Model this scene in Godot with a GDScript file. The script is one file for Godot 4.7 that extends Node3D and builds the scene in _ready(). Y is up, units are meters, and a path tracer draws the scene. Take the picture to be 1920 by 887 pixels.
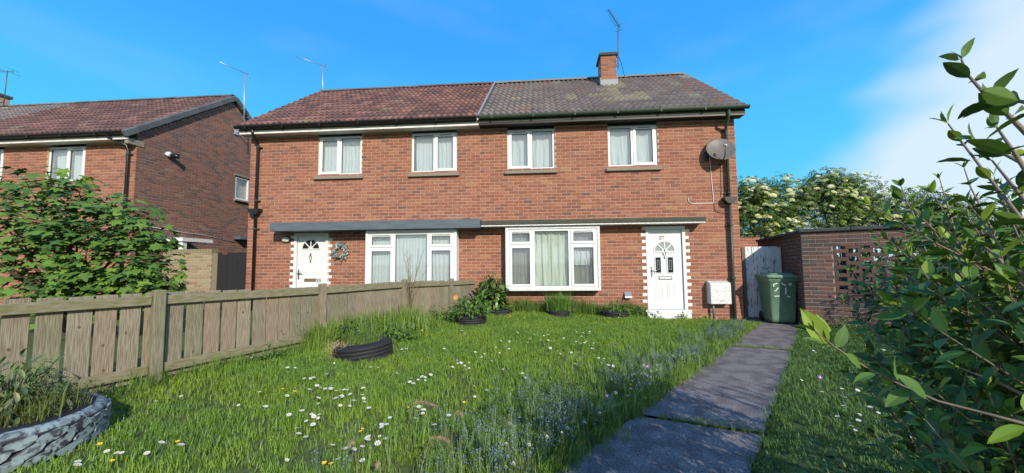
extends Node3D
# A pair of brick semi-detached houses seen across an unkempt front lawn.
# X runs along the house fronts, Y is up, Z comes out of the house fronts towards the street.

const EYE := Vector3(1.473, 1.279, 8.951)
var rng := RandomNumberGenerator.new()
var taken := {}
var mats := {}
var tuft_meshes := []

# ---------------------------------------------------------------- mesh builder
class B:
	var st := SurfaceTool.new()
	func _init(smooth := false) -> void:
		st.begin(Mesh.PRIMITIVE_TRIANGLES)
		st.set_smooth_group(0 if smooth else -1)
		st.set_color(Color.WHITE)
	func col(c: Color) -> void:
		st.set_color(c)
	func tri(a: Vector3, b: Vector3, c: Vector3) -> void:
		st.add_vertex(a); st.add_vertex(b); st.add_vertex(c)
	func quad(a: Vector3, b: Vector3, c: Vector3, d: Vector3) -> void:
		tri(a, b, c); tri(a, c, d)
	func box(c: Vector3, s: Vector3, bs := Basis.IDENTITY) -> void:
		var h := s * 0.5
		var p := []
		for i in 8:
			p.append(c + bs * Vector3(h.x if i & 1 else -h.x, h.y if i & 2 else -h.y, h.z if i & 4 else -h.z))
		quad(p[6], p[7], p[5], p[4]); quad(p[3], p[2], p[0], p[1])
		quad(p[7], p[3], p[1], p[5]); quad(p[2], p[6], p[4], p[0])
		quad(p[2], p[3], p[7], p[6]); quad(p[4], p[5], p[1], p[0])
	func lohi(a: Vector3, b: Vector3) -> void:
		box((a + b) * 0.5, (b - a).abs())
	# box with chamfered edges
	func cbox(c: Vector3, s: Vector3, e: float, bs := Basis.IDENTITY) -> void:
		var h := s * 0.5
		e = minf(e, minf(h.x, minf(h.y, h.z)) * 0.9)
		var f := func(sx, sy, sz, ax) -> Vector3:
			var q := Vector3(sx * (h.x - (0.0 if ax == 0 else e)), sy * (h.y - (0.0 if ax == 1 else e)), sz * (h.z - (0.0 if ax == 2 else e)))
			return c + bs * q
		for k in [-1.0, 1.0]:
			face(f.call(-1, 1, k, 2), f.call(1, 1, k, 2), f.call(1, -1, k, 2), f.call(-1, -1, k, 2), k > 0)
			face(f.call(k, 1, 1, 0), f.call(k, 1, -1, 0), f.call(k, -1, -1, 0), f.call(k, -1, 1, 0), k > 0)
			face(f.call(-1, k, -1, 1), f.call(1, k, -1, 1), f.call(1, k, 1, 1), f.call(-1, k, 1, 1), k > 0)
		for i in [-1.0, 1.0]:
			for j in [-1.0, 1.0]:
				face(f.call(i, j, -1, 0), f.call(i, j, 1, 0), f.call(i, j, 1, 1), f.call(i, j, -1, 1), i * j < 0)
				face(f.call(i, -1, j, 0), f.call(i, 1, j, 0), f.call(i, 1, j, 2), f.call(i, -1, j, 2), i * j > 0)
				face(f.call(-1, i, j, 1), f.call(1, i, j, 1), f.call(1, i, j, 2), f.call(-1, i, j, 2), i * j < 0)
				for k in [-1.0, 1.0]:
					if i * j * k > 0:
						tri(f.call(i, j, k, 0), f.call(i, j, k, 2), f.call(i, j, k, 1))
					else:
						tri(f.call(i, j, k, 0), f.call(i, j, k, 1), f.call(i, j, k, 2))
	func face(a: Vector3, b: Vector3, c: Vector3, d: Vector3, fwd: bool) -> void:
		if fwd:
			quad(a, b, c, d)
		else:
			quad(d, c, b, a)
	# bar from p to q with a rectangular section
	func bar(p: Vector3, q: Vector3, w: float, d: float, side := Vector3.UP) -> void:
		var y := (q - p).normalized()
		var x := side.cross(y)
		x = x.normalized() if x.length() > 0.01 else Vector3.RIGHT.cross(y).normalized()
		box((p + q) * 0.5, Vector3(w, (q - p).length(), d), Basis(x, y, x.cross(y)))
	func tube(pts: Array, r, n := 8, cap := true) -> void:
		var rings := []
		var side := Vector3.UP
		for i in pts.size():
			var t: Vector3 = (pts[mini(i + 1, pts.size() - 1)] - pts[maxi(i - 1, 0)]).normalized()
			if i == 0:
				side = t.cross(Vector3(0.31, 0.83, 0.47)).normalized()
			side = (side - t * side.dot(t)).normalized()
			var up := t.cross(side)
			var rad: float = r[i] if r is Array else r
			var ring := []
			for k in n:
				var a := TAU * k / n
				ring.append(pts[i] + (side * cos(a) + up * sin(a)) * rad)
			rings.append(ring)
		for i in pts.size() - 1:
			for k in n:
				var l := (k + 1) % n
				quad(rings[i][k], rings[i + 1][k], rings[i + 1][l], rings[i][l])
		if cap:
			for k in range(1, n - 1):
				tri(rings[0][0], rings[0][k], rings[0][k + 1])
				tri(rings[-1][0], rings[-1][k + 1], rings[-1][k])
	# profile of (radius, height) turned round the upright axis through c
	func lathe(prof: Array, n: int, c := Vector3.ZERO, bs := Basis.IDENTITY, from := 0.0, to := TAU) -> void:
		for i in prof.size() - 1:
			for k in n:
				var a := from + (to - from) * k / n
				var b := from + (to - from) * (k + 1) / n
				var p := func(v: Vector2, w: float) -> Vector3: return c + bs * Vector3(cos(w) * v.x, v.y, sin(w) * v.x)
				quad(p.call(prof[i], a), p.call(prof[i + 1], a), p.call(prof[i + 1], b), p.call(prof[i], b))
	# flat outline in (x, y), pushed through depth d along z
	func slab(poly: PackedVector2Array, z0: float, z1: float, at := Vector3.ZERO, bs := Basis.IDENTITY) -> void:
		var ix := Geometry2D.triangulate_polygon(poly)
		var f := func(v: Vector2, z: float) -> Vector3: return at + bs * Vector3(v.x, v.y, z)
		for i in range(0, ix.size(), 3):
			tri(f.call(poly[ix[i]], z1), f.call(poly[ix[i + 2]], z1), f.call(poly[ix[i + 1]], z1))
			tri(f.call(poly[ix[i]], z0), f.call(poly[ix[i + 1]], z0), f.call(poly[ix[i + 2]], z0))
		for i in poly.size():
			var j := (i + 1) % poly.size()
			quad(f.call(poly[i], z1), f.call(poly[j], z1), f.call(poly[j], z0), f.call(poly[i], z0))
	func mesh() -> ArrayMesh:
		st.generate_normals()
		return st.commit()

# ---------------------------------------------------------------- naming, tagging
func numbered(called: String) -> String:
	if not taken.has(called):
		taken[called] = 0
		return called
	taken[called] += 1
	return "%s_%03d" % [called, taken[called]]

func tag(o: Node, label: String, category := "", group := "", kind := "") -> Node:
	if label: o.set_meta("label", label)
	if category: o.set_meta("category", category)
	if group: o.set_meta("group", group)
	if kind: o.set_meta("kind", kind)
	return o

func thing(called: String, label: String, category: String, at: Vector3, turn := 0.0, group := "") -> Node3D:
	var o := Node3D.new()
	o.name = numbered(called)
	add_child(o)
	o.position = at
	o.rotation.y = turn
	tag(o, label, category, group)
	return o

# a part whose mesh is written in the parent's own axes
func own(parent: Node3D, called: String, mesh: Mesh, m: Material) -> MeshInstance3D:
	var o := MeshInstance3D.new()
	o.name = called
	o.mesh = mesh
	o.material_override = m
	parent.add_child(o, true)
	return o

# a part whose mesh is written in world axes (parents are moved, never turned)
func part(parent: Node3D, called: String, mesh: Mesh, m: Material) -> MeshInstance3D:
	var o := own(parent, called, mesh, m)
	o.position = -offset_of(parent)
	return o

func hold(parent: Node3D, called: String) -> Node3D:
	var o := Node3D.new()
	o.name = called
	parent.add_child(o, true)
	o.position = -offset_of(parent)
	return o

func offset_of(n: Node) -> Vector3:
	var p := Vector3.ZERO
	while n is Node3D and n != self:
		p += n.position
		n = n.get_parent()
	return p

func setting(called: String, mesh: Mesh, m: Material, label := "") -> MeshInstance3D:
	var o := MeshInstance3D.new()
	o.name = numbered(called)
	o.mesh = mesh
	o.material_override = m
	add_child(o)
	tag(o, label, "", "", "structure")
	return o

# ---------------------------------------------------------------- materials
func noise_tex(sd: int, freq: float, lo: Color, hi: Color, size := 256, oct := 4, at0 := 0.25, at1 := 0.75, cell := false) -> NoiseTexture2D:
	var n := FastNoiseLite.new()
	n.seed = sd
	n.frequency = freq
	n.noise_type = FastNoiseLite.TYPE_CELLULAR if cell else FastNoiseLite.TYPE_SIMPLEX_SMOOTH
	n.fractal_octaves = oct
	var g := Gradient.new()
	g.offsets = PackedFloat32Array([at0, at1])
	g.colors = PackedColorArray([lo.linear_to_srgb(), hi.linear_to_srgb()])
	var t := NoiseTexture2D.new()
	t.width = size
	t.height = size
	t.seamless = true
	t.noise = n
	t.color_ramp = g
	return t

func grey(v: float) -> Color:
	return Color(v, v, v)

# colour is a linear base colour
func mat(c: Color, rough := 0.8, tex: Texture2D = null, scale := Vector3.ONE, metal := 0.0) -> StandardMaterial3D:
	var m := StandardMaterial3D.new()
	var s := c.linear_to_srgb()
	m.albedo_color = Color(s.r, s.g, s.b, 1.0)
	m.roughness = rough
	m.metallic = metal
	if tex:
		m.albedo_texture = tex
		m.uv1_triplanar = true
		m.uv1_scale = scale
	return m

func tinted(m: StandardMaterial3D) -> StandardMaterial3D:
	m.vertex_color_use_as_albedo = true
	return m

func leafy(c: Color, rough := 0.45, back := 0.6) -> StandardMaterial3D:
	var m := tinted(mat(c, rough))
	m.backlight = Color(back * 0.85, back, back * 0.25)
	return m

# ---------------------------------------------------------------- many alike pieces
# The nearest `most` become children of their own, the rest one joined piece.
func pieces(parent: Node3D, single: String, joined: String, mesh: Mesh, xf: Array, which: Array, palette: Array, base: StandardMaterial3D, most := 300) -> void:
	var variants := []
	for c in palette:
		var m: StandardMaterial3D = base.duplicate()
		var s: Color = (base.albedo_color.srgb_to_linear() * c).linear_to_srgb()
		m.albedo_color = Color(s.r, s.g, s.b, 1)
		variants.append(m)
	var off := offset_of(parent)
	var order := range(xf.size())
	if xf.size() > most:
		order.sort_custom(func(a, b): return xf[a].origin.distance_squared_to(EYE) < xf[b].origin.distance_squared_to(EYE))
	for i in mini(most, xf.size()):
		var o := MeshInstance3D.new()
		o.name = single
		o.mesh = mesh
		o.material_override = variants[which[order[i]]]
		o.transform = xf[order[i]]
		o.position -= off
		parent.add_child(o, true)
	if xf.size() > most:
		var mm := MultiMesh.new()
		mm.transform_format = MultiMesh.TRANSFORM_3D
		mm.use_colors = true
		mm.mesh = mesh
		mm.instance_count = xf.size() - most
		for i in range(most, xf.size()):
			mm.set_instance_transform(i - most, xf[order[i]])
			mm.set_instance_color(i - most, palette[which[order[i]]])
		var o := MultiMeshInstance3D.new()
		o.name = joined
		o.multimesh = mm
		o.material_override = tinted(base.duplicate())
		parent.add_child(o, true)
		o.position = -off
		o.set_meta("kind", "stuff")

func mass(called: String, mesh: Mesh, xf: Array, cols: Array, m: Material, label: String, category: String, parent: Node3D = null) -> void:
	if xf.is_empty(): return
	var mm := MultiMesh.new()
	mm.transform_format = MultiMesh.TRANSFORM_3D
	mm.use_colors = true
	mm.mesh = mesh
	mm.instance_count = xf.size()
	for i in xf.size():
		mm.set_instance_transform(i, xf[i])
		mm.set_instance_color(i, cols[i])
	var o := MultiMeshInstance3D.new()
	o.multimesh = mm
	o.material_override = m
	if parent:
		o.name = called
		parent.add_child(o, true)
		o.position = -offset_of(parent)
	else:
		o.name = numbered(called)
		add_child(o)
	tag(o, label, category, "", "stuff")

# ---------------------------------------------------------------- the lie of the land
func path_left(z: float) -> float:
	return 4.91 - 0.729 * (z - 1.89)
func path_right(z: float) -> float:
	return 6.22 - 0.682 * (z - 1.26)
func fence_x(z: float) -> float:
	return -0.1 - 0.4 * z
func hedge_x(z: float) -> float:
	return 3.72 + (6.28 - z) * 0.80
var bumps := FastNoiseLite.new()
func ground_y(x: float, z: float) -> float:
	var d := (path_left(z) - x) * 0.81
	var h := 0.0
	if d > 0.0:
		h = 0.025 + 0.085 * smoothstep(0.0, 1.1, d) + 0.10 * smoothstep(2.3, 4.8, d)
	elif x > path_right(z):
		h = 0.02 + 0.05 * smoothstep(0.0, 1.0, x - path_right(z))
	if z < 0.85 and x > 3.3:
		h = lerpf(h, 0.012, smoothstep(3.3, 4.0, x) * smoothstep(0.85, 0.55, z))
	return h + bumps.get_noise_2d(x * 40.0, z * 40.0) * 0.018
func on_path(x: float, z: float) -> bool:
	return (x > path_left(z) and x < path_right(z) and z > 0.2) or (z < 0.62 and x > 3.75 and x < 7.0)

func make_sky() -> PanoramaSkyMaterial:
	var n := FastNoiseLite.new()
	n.seed = 11
	n.frequency = 1.0
	n.fractal_octaves = 5
	n.noise_type = FastNoiseLite.TYPE_SIMPLEX_SMOOTH
	var w := 768
	var h := 384
	var im := Image.create(w, h, false, Image.FORMAT_RGBF)
	for j in h:
		var el := PI / 2 - PI * (j + 0.5) / h
		for i in w:
			var az := TAU * (i + 0.5) / w
			var d := Vector3(sin(az) * cos(el), sin(el), -cos(az) * cos(el))
			var e := maxf(el, 0.0)
			var c := Color(0.17, 0.74, 1.0).lerp(Color(0.098, 0.60, 1.0), smoothstep(0.0, 0.30, e))
			c = c.lerp(Color(0.050, 0.385, 1.0), smoothstep(0.22, 0.58, e)).lerp(Color(0.034, 0.22, 0.74), smoothstep(0.6, 1.4, e))
			# a bank of fair-weather cloud lies to the right and over the street
			var bank := (0.06 + 0.46 * smoothstep(0.45, 0.95, az) + 0.15 * smoothstep(0.9, 1.6, az)) * smoothstep(5.0, 3.9, az)
			var f := n.get_noise_3d(d.x * 1.1, d.y * 2.6, d.z * 1.1) + 0.4 * n.get_noise_3d(d.x * 3.4 + 7.0, d.y * 7.0, d.z * 3.4)
			var cover := smoothstep(0.10, -0.13, e - bank + f * 0.20) * smoothstep(0.42, 0.68, az) * smoothstep(5.0, 4.6, az)
			var wisp := smoothstep(0.25, 0.75, n.get_noise_3d(d.x * 2.0 + 3.0, d.y * 8.0, d.z * 2.0) + 0.25) * 0.05
			c = c.lerp(Color(0.78, 0.90, 1.0), clampf(cover * 0.88 + wisp * (1.0 - cover), 0.0, 1.0))
			if el < 0.0:
				c = Color(0.13, 0.16, 0.12)
			im.set_pixel(i, j, c)
	var m := PanoramaSkyMaterial.new()
	m.panorama = ImageTexture.create_from_image(im)
	m.filter = true
	return m

func _ready() -> void:
	rng.seed = 5757
	bumps.seed = 3
	bumps.frequency = 0.03
	# ---- camera
	var cam := Camera3D.new()
	cam.name = "camera"
	add_child(cam)
	var fwd := Vector3(-0.08133, 0.07132, -0.99413).normalized()
	var up := Vector3(0.0152, 0.99741, 0.07031)
	cam.look_at_from_position(EYE, EYE + fwd, up)
	cam.fov = 63.19
	cam.near = 0.05
	cam.far = 2000.0
	cam.current = true
	# ---- sky and exposure
	var we := WorldEnvironment.new()
	we.name = "environment"
	var env := Environment.new()
	env.background_mode = Environment.BG_SKY
	env.sky = Sky.new()
	env.sky.sky_material = make_sky()
	env.background_energy_multiplier = 1.0
	env.tonemap_mode = Environment.TONE_MAPPER_LINEAR
	env.tonemap_exposure = 1.0
	env.sdfgi_enabled = true
	env.ssao_enabled = true
	env.ssil_enabled = true
	we.environment = env
	add_child(we)
	# ---- sun: low, over the street and to the right
	var sun := DirectionalLight3D.new()
	sun.name = "sun"
	var az := deg_to_rad(27.0)
	var el := deg_to_rad(27.0)
	var to_sun := Vector3(sin(az) * cos(el), sin(el), cos(az) * cos(el))
	add_child(sun)
	sun.look_at_from_position(to_sun * 50.0, Vector3.ZERO, Vector3.UP)
	sun.light_energy = 1.6
	sun.light_color = Color(1.0, 0.955, 0.885)
	sun.light_angular_distance = 0.5
	sun.shadow_enabled = true

	make_materials()
	print("ground"); build_ground()
	print("houses"); build_houses()
	print("garden walls"); build_garden_walls()
	print("fence"); build_fence()
	print("fittings"); build_fittings()
	print("tyres"); build_tyres()
	print("trees"); build_trees()
	print("hedge"); build_hedge()
	print("plants"); build_plants()
	print("grass"); build_grass()
	print("flowers"); build_flowers()

func make_materials() -> void:
	var speck := noise_tex(1, 0.05, grey(0.72), grey(1.0), 256, 5)
	var soft := noise_tex(2, 0.02, grey(0.8), grey(1.0), 256, 4)
	mats.brick = mat(Color.WHITE, 0.92, noise_tex(3, 0.04, grey(0.70), grey(1.05), 256, 5), Vector3.ONE * 3.0)
	mats.brick.uv1_world_triplanar = true
	mats.mortar = mat(Color(0.55, 0.40, 0.29), 0.95, speck, Vector3.ONE * 3.0)
	mats.mortar_dark = mat(Color(0.40, 0.315, 0.26), 0.95, speck, Vector3.ONE * 3.0)
	mats.mortar_pale = mat(Color(0.46, 0.40, 0.28), 0.95, speck, Vector3.ONE * 3.0)
	mats.white = mat(Color(0.70, 0.725, 0.73), 0.35)
	mats.white_worn = mat(Color(0.69, 0.71, 0.70), 0.6, noise_tex(5, 0.03, Color(0.62, 0.60, 0.54), grey(1.0), 256, 5, 0.25, 0.42), Vector3(2.0, 6.0, 2.0))
	mats.white_paint = mat(Color(0.74, 0.74, 0.72), 0.85, noise_tex(6, 0.05, Color(0.7, 0.6, 0.52), grey(1.0), 256, 4, 0.2, 0.4), Vector3.ONE * 4.0)
	mats.black = mat(Color(0.010, 0.010, 0.012), 0.35)
	mats.seal = mat(Color(0.02, 0.02, 0.022), 0.7)
	mats.pipe = mat(Color(0.028, 0.045, 0.042), 0.45, soft, Vector3.ONE * 2.0)
	mats.pipe_green = mat(Color(0.038, 0.062, 0.046), 0.6, noise_tex(7, 0.03, Color(0.5, 0.8, 0.5), Color(1.0, 1.0, 1.0), 256, 5), Vector3(6, 1.5, 6))
	mats.fascia = mat(Color(0.72, 0.73, 0.72), 0.5, soft, Vector3(0.6, 2, 2))
	mats.fascia_dark = mat(Color(0.014, 0.013, 0.014), 0.5, soft, Vector3(0.6, 2, 2))
	mats.stone = mat(Color(0.31, 0.28, 0.22), 0.95, noise_tex(8, 0.06, grey(0.55), grey(1.05), 256, 5), Vector3.ONE * 3.0)
	mats.coping = mat(Color(0.075, 0.08, 0.085), 0.95, noise_tex(9, 0.04, grey(0.5), grey(1.2), 256, 5), Vector3.ONE * 2.0)
	mats.grey_upvc = mat(Color(0.115, 0.145, 0.175), 0.42, soft, Vector3(0.4, 2, 2))
	mats.felt = mat(Color(0.075, 0.078, 0.065), 0.9, noise_tex(10, 0.04, Color(0.55, 0.6, 0.5), Color(1.2, 1.15, 1.05), 256, 5), Vector3(0.6, 5, 5))
	mats.inside = mat(Color(0.30, 0.28, 0.25), 0.9)
	mats.net = mat(Color(0.40, 0.49, 0.50), 0.9)
	mats.net.backlight = Color(0.5, 0.55, 0.55)
	mats.green_cloth = mat(Color(0.42, 0.52, 0.43), 0.9)
	mats.green_cloth.backlight = Color(0.5, 0.55, 0.5)
	mats.lace = mat(Color(0.26, 0.30, 0.27), 0.9, noise_tex(12, 0.10, grey(0.25), grey(1.3), 256, 2, 0.35, 0.6, true), Vector3.ONE * 5.0)
	mats.glass = mat(Color(0.9, 0.96, 0.95), 0.0)
	mats.glass.transparency = BaseMaterial3D.TRANSPARENCY_ALPHA
	mats.glass.albedo_color.a = 0.03
	mats.dark_glass = mat(Color(0.02, 0.025, 0.028), 0.05)
	mats.frosted = mat(Color(0.30, 0.34, 0.34), 0.12)
	mats.chrome = mat(Color(0.55, 0.55, 0.56), 0.25, null, Vector3.ONE, 0.9)
	mats.brass = mat(Color(0.50, 0.38, 0.14), 0.35, null, Vector3.ONE, 0.7)
	mats.alu = mat(Color(0.45, 0.46, 0.47), 0.4, null, Vector3.ONE, 0.7)
	mats.steel_dark = mat(Color(0.10, 0.09, 0.09), 0.5, null, Vector3.ONE, 0.4)
	mats.lead = mat(Color(0.30, 0.34, 0.37), 0.6, speck, Vector3.ONE * 4.0)
	mats.dish = mat(Color(0.17, 0.155, 0.145), 0.5, noise_tex(13, 0.03, Color(0.6, 0.55, 0.5), grey(1.0), 256, 4), Vector3.ONE * 2.5)
	mats.bin = mat(Color(0.135, 0.245, 0.16), 0.5, noise_tex(14, 0.02, grey(0.82), grey(1.02), 256, 4), Vector3.ONE * 1.5)
	mats.rubber = mat(Color(0.016, 0.017, 0.021), 0.75, speck, Vector3.ONE * 6.0)
	mats.silver_paint = mat(Color(0.25, 0.32, 0.335), 0.55, noise_tex(15, 0.03, Color(0.08, 0.07, 0.10), grey(1.1), 256, 5, 0.34, 0.52), Vector3.ONE * 2.0)
	mats.silver_paint.uv1_world_triplanar = true
	mats.soil = mat(Color(0.045, 0.032, 0.022), 1.0, speck, Vector3.ONE * 5.0)
	mats.gate_paint = mat(Color(0.64, 0.67, 0.69), 0.8, noise_tex(16, 0.012, Color(0.16, 0.14, 0.13), grey(1.0), 512, 6, 0.12, 0.34), Vector3(3.0, 0.6, 3.0))
	mats.gate_black = mat(Color(0.016, 0.016, 0.019), 0.75, noise_tex(17, 0.03, grey(0.8), Color(3.2, 3.0, 2.9), 256, 5, 0.62, 0.85), Vector3(9.0, 1.5, 9.0))
	mats.post_wood = mat(Color(0.17, 0.135, 0.10), 0.9, speck, Vector3(9, 1.2, 9))
	mats.tarmac = mat(Color(0.25, 0.218, 0.205), 0.95, noise_tex(18, 0.11, grey(0.42), grey(1.5), 512, 3, 0.28, 0.72), Vector3.ONE * 1.0)
	mats.tarmac.uv1_world_triplanar = true
	mats.tarmac.detail_enabled = true
	mats.tarmac.detail_albedo = noise_tex(19, 0.012, grey(0.62), grey(1.0), 256, 5, 0.3, 0.65)
	mats.tarmac.detail_blend_mode = BaseMaterial3D.BLEND_MODE_MUL
	mats.tarmac.detail_uv_layer = BaseMaterial3D.DETAIL_UV_1
	mats.earth = mat(Color(0.085, 0.115, 0.025), 1.0, noise_tex(20, 0.05, Color(0.55, 0.6, 0.5), Color(1.2, 1.15, 1.0), 256, 5), Vector3.ONE * 1.0)
	mats.earth.uv1_world_triplanar = true
	mats.bark = mat(Color(0.10, 0.075, 0.05), 0.95, speck, Vector3(8, 2, 8))
	mats.stem = mat(Color(0.20, 0.15, 0.10), 0.7)
	mats.stem_green = mat(Color(0.12, 0.20, 0.05), 0.7)
	mats.orange_brick = mat(Color(0.36, 0.19, 0.09), 0.9, speck, Vector3.ONE * 4.0)

# ---------------------------------------------------------------- ground and path
func build_ground() -> void:
	var far := B.new()
	far.quad(Vector3(-600, -0.09, -600), Vector3(600, -0.09, -600), Vector3(600, -0.09, 600), Vector3(-600, -0.09, 600))
	setting("ground", far.mesh(), mats.earth, "wide green ground under and around the houses")
	var b := B.new(true)
	var st := 0.11
	var nx := 190
	var nz := 116
	for i in nx:
		for j in nz:
			var p := []
			for o in [[0, 0], [1, 0], [1, 1], [0, 1]]:
				var x: float = -10.5 + (i + o[0]) * st
				var z: float = -0.02 + (j + o[1]) * st
				var y := ground_y(x, z)
				if on_path(x, z): y = -0.07
				p.append(Vector3(x, y, z))
			b.quad(p[0], p[1], p[2], p[3])
	setting("lawn", b.mesh(), mats.earth, "rising front lawn between fence and path")
	# the diagonal path: slabs of old dark tarmac with grassy joints
	var path := Node3D.new()
	path.name = "path"
	add_child(path)
	tag(path, "diagonal dark tarmac path from the street to the front door", "", "", "structure")
	var cuts := [0.62, 2.92, 5.72, 8.2, 10.8]
	for k in cuts.size() - 1:
		var s := B.new(true)
		var za: float = cuts[k] + (0.02 if k else 0.0)
		var zb: float = cuts[k + 1] - 0.02
		var n := 22
		for i in n:
			for j in 8:
				var q := []
				for o in [[0, 0], [0, 1], [1, 1], [1, 0]]:
					var f: float = float(j + o[1]) / 8.0
					var z: float = lerpf(za, zb, float(i + o[0]) / n) + (f - 0.5) * 0.30 * (1.0 if k else smoothstep(0.0, 1.0, float(i + o[0]) / n))
					var wob := bumps.get_noise_2d(z * 70.0, 50.0 * f) * 0.05
					var x: float = lerpf(path_left(z) + (wob if j + o[1] == 0 else 0.0), path_right(z) + (wob if j + o[1] == 8 else 0.0), f)
					q.append(Vector3(x, 0.012 + bumps.get_noise_2d(x * 30.0, z * 30.0) * 0.008, z))
				s.quad(q[0], q[1], q[2], q[3])
		part(path, "slab", s.mesh(), mats.tarmac)
	var ap := B.new()
	ap.cbox(Vector3(5.35, -0.045, 0.30), Vector3(3.2, 0.11, 0.62), 0.01)
	ap.cbox(Vector3(6.35, -0.047, -1.5), Vector3(0.95, 0.11, 2.9), 0.01)
	part(path, "apron", ap.mesh(), mats.tarmac)

# ---------------------------------------------------------------- brickwork
# A wall face from `o` along `ax` (unit), w wide and h high, looking along `nrm`; returns [transforms, colour indexes]
func lay_bricks(o: Vector3, ax: Vector3, nrm: Vector3, w: float, h: float, holes: Array, weights: Array, clip = null, phase := 0) -> Array:
	var xf := []
	var idx := []
	var n := int(h / 0.075)
	for c in n:
		var y := c * 0.075 + 0.0375
		var x := -0.1125 if (c + phase) % 2 else 0.0
		while x < w:
			var spans := [[maxf(x + 0.005, 0.0), minf(x + 0.22, w)]]
			if clip != null:
				var lim: Vector2 = clip.call(y)
				spans = [[maxf(spans[0][0], lim.x), minf(spans[0][1], lim.y)]]
			for r: Rect2 in holes:
				if y > r.position.y + 0.01 and y < r.end.y - 0.01:
					var nxt := []
					for s in spans:
						if s[1] <= r.position.x or s[0] >= r.end.x:
							nxt.append(s)
						else:
							if s[0] < r.position.x: nxt.append([s[0], r.position.x - 0.004])
							if s[1] > r.end.x: nxt.append([r.end.x + 0.004, s[1]])
					spans = nxt
			for s in spans:
				var len: float = s[1] - s[0]
				if len > 0.03:
					var mid: float = (s[0] + s[1]) * 0.5
					xf.append(Transform3D(Basis(ax * len, Vector3.UP * 0.0645, nrm * 0.03), o + ax * mid + Vector3.UP * (y + rng.randf_range(-0.0012, 0.0012)) + nrm * rng.randf_range(-0.0015, 0.002)))
					idx.append(pick(weights))
			x += 0.225
	return [xf, idx]

func pick(weights: Array) -> int:
	var t := 0.0
	for v in weights: t += v
	var r := rng.randf() * t
	for i in weights.size():
		r -= weights[i]
		if r <= 0.0: return i
	return 0

var brick_mesh: ArrayMesh
func get_brick() -> ArrayMesh:
	if brick_mesh == null:
		var b := B.new()
		var e := 0.5
		var f := Vector3(0.485, 0.44, 0.0)
		var fr := [Vector3(-f.x, f.y, 0), Vector3(f.x, f.y, 0), Vector3(f.x, -f.y, 0), Vector3(-f.x, -f.y, 0)]
		var md := [Vector3(-e, e, -0.1), Vector3(e, e, -0.1), Vector3(e, -e, -0.1), Vector3(-e, -e, -0.1)]
		b.quad(fr[0], fr[1], fr[2], fr[3])
		for k in 4:
			var l := (k + 1) % 4
			b.quad(md[k], md[l], fr[l], fr[k])
			b.quad(md[k] + Vector3(0, 0, -0.9), md[l] + Vector3(0, 0, -0.9), md[l], md[k])
		brick_mesh = b.mesh()
	return brick_mesh

# mortar body of a wall with holes; depth goes inwards
func wall_body(b: B, o: Vector3, ax: Vector3, nrm: Vector3, w: float, h: float, holes: Array, thick := 0.24, back := 0.006) -> void:
	var ys := [0.0, h]
	for r: Rect2 in holes:
		for v in [r.position.y, r.end.y]:
			if v > 0.0 and v < h and not ys.has(v): ys.append(v)
	ys.sort()
	for k in ys.size() - 1:
		var mid: float = (ys[k] + ys[k + 1]) * 0.5
		var spans := [[0.0, w]]
		for r: Rect2 in holes:
			if mid > r.position.y and mid < r.end.y:
				var nxt := []
				for s in spans:
					if r.end.x <= s[0] or r.position.x >= s[1]: nxt.append(s)
					else:
						if s[0] < r.position.x: nxt.append([s[0], r.position.x])
						if r.end.x < s[1]: nxt.append([r.end.x, s[1]])
				spans = nxt
		for s in spans:
			b.box(o + ax * ((s[0] + s[1]) * 0.5) + Vector3.UP * mid - nrm * (thick * 0.5 + back), Vector3(s[1] - s[0], ys[k + 1] - ys[k], thick), Basis(ax, Vector3.UP, nrm))

const RED := [Color(0.345, 0.135, 0.082), Color(0.31, 0.115, 0.07), Color(0.27, 0.105, 0.068), Color(0.38, 0.16, 0.095), Color(0.22, 0.10, 0.075), Color(0.40, 0.20, 0.10), Color(0.17, 0.095, 0.08), Color(0.34, 0.15, 0.10)]
const RED_W := [5, 5, 4, 3, 1.3, 0.35, 0.25, 3]
const BROWN := [Color(0.25, 0.125, 0.095), Color(0.21, 0.108, 0.085), Color(0.28, 0.13, 0.09), Color(0.165, 0.10, 0.088), Color(0.31, 0.14, 0.09), Color(0.135, 0.098, 0.09), Color(0.23, 0.13, 0.11), Color(0.30, 0.18, 0.125)]
const BROWN_W := [5, 5, 3, 4, 1.2, 1.5, 3, 0.5]
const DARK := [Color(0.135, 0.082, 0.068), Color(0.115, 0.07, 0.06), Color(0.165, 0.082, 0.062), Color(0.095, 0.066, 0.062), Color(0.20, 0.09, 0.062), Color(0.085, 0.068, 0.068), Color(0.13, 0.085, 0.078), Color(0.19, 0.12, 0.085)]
const PALE := [Color(0.36, 0.29, 0.17), Color(0.33, 0.25, 0.15), Color(0.28, 0.22, 0.13), Color(0.38, 0.31, 0.20), Color(0.33, 0.19, 0.12)]

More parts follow.
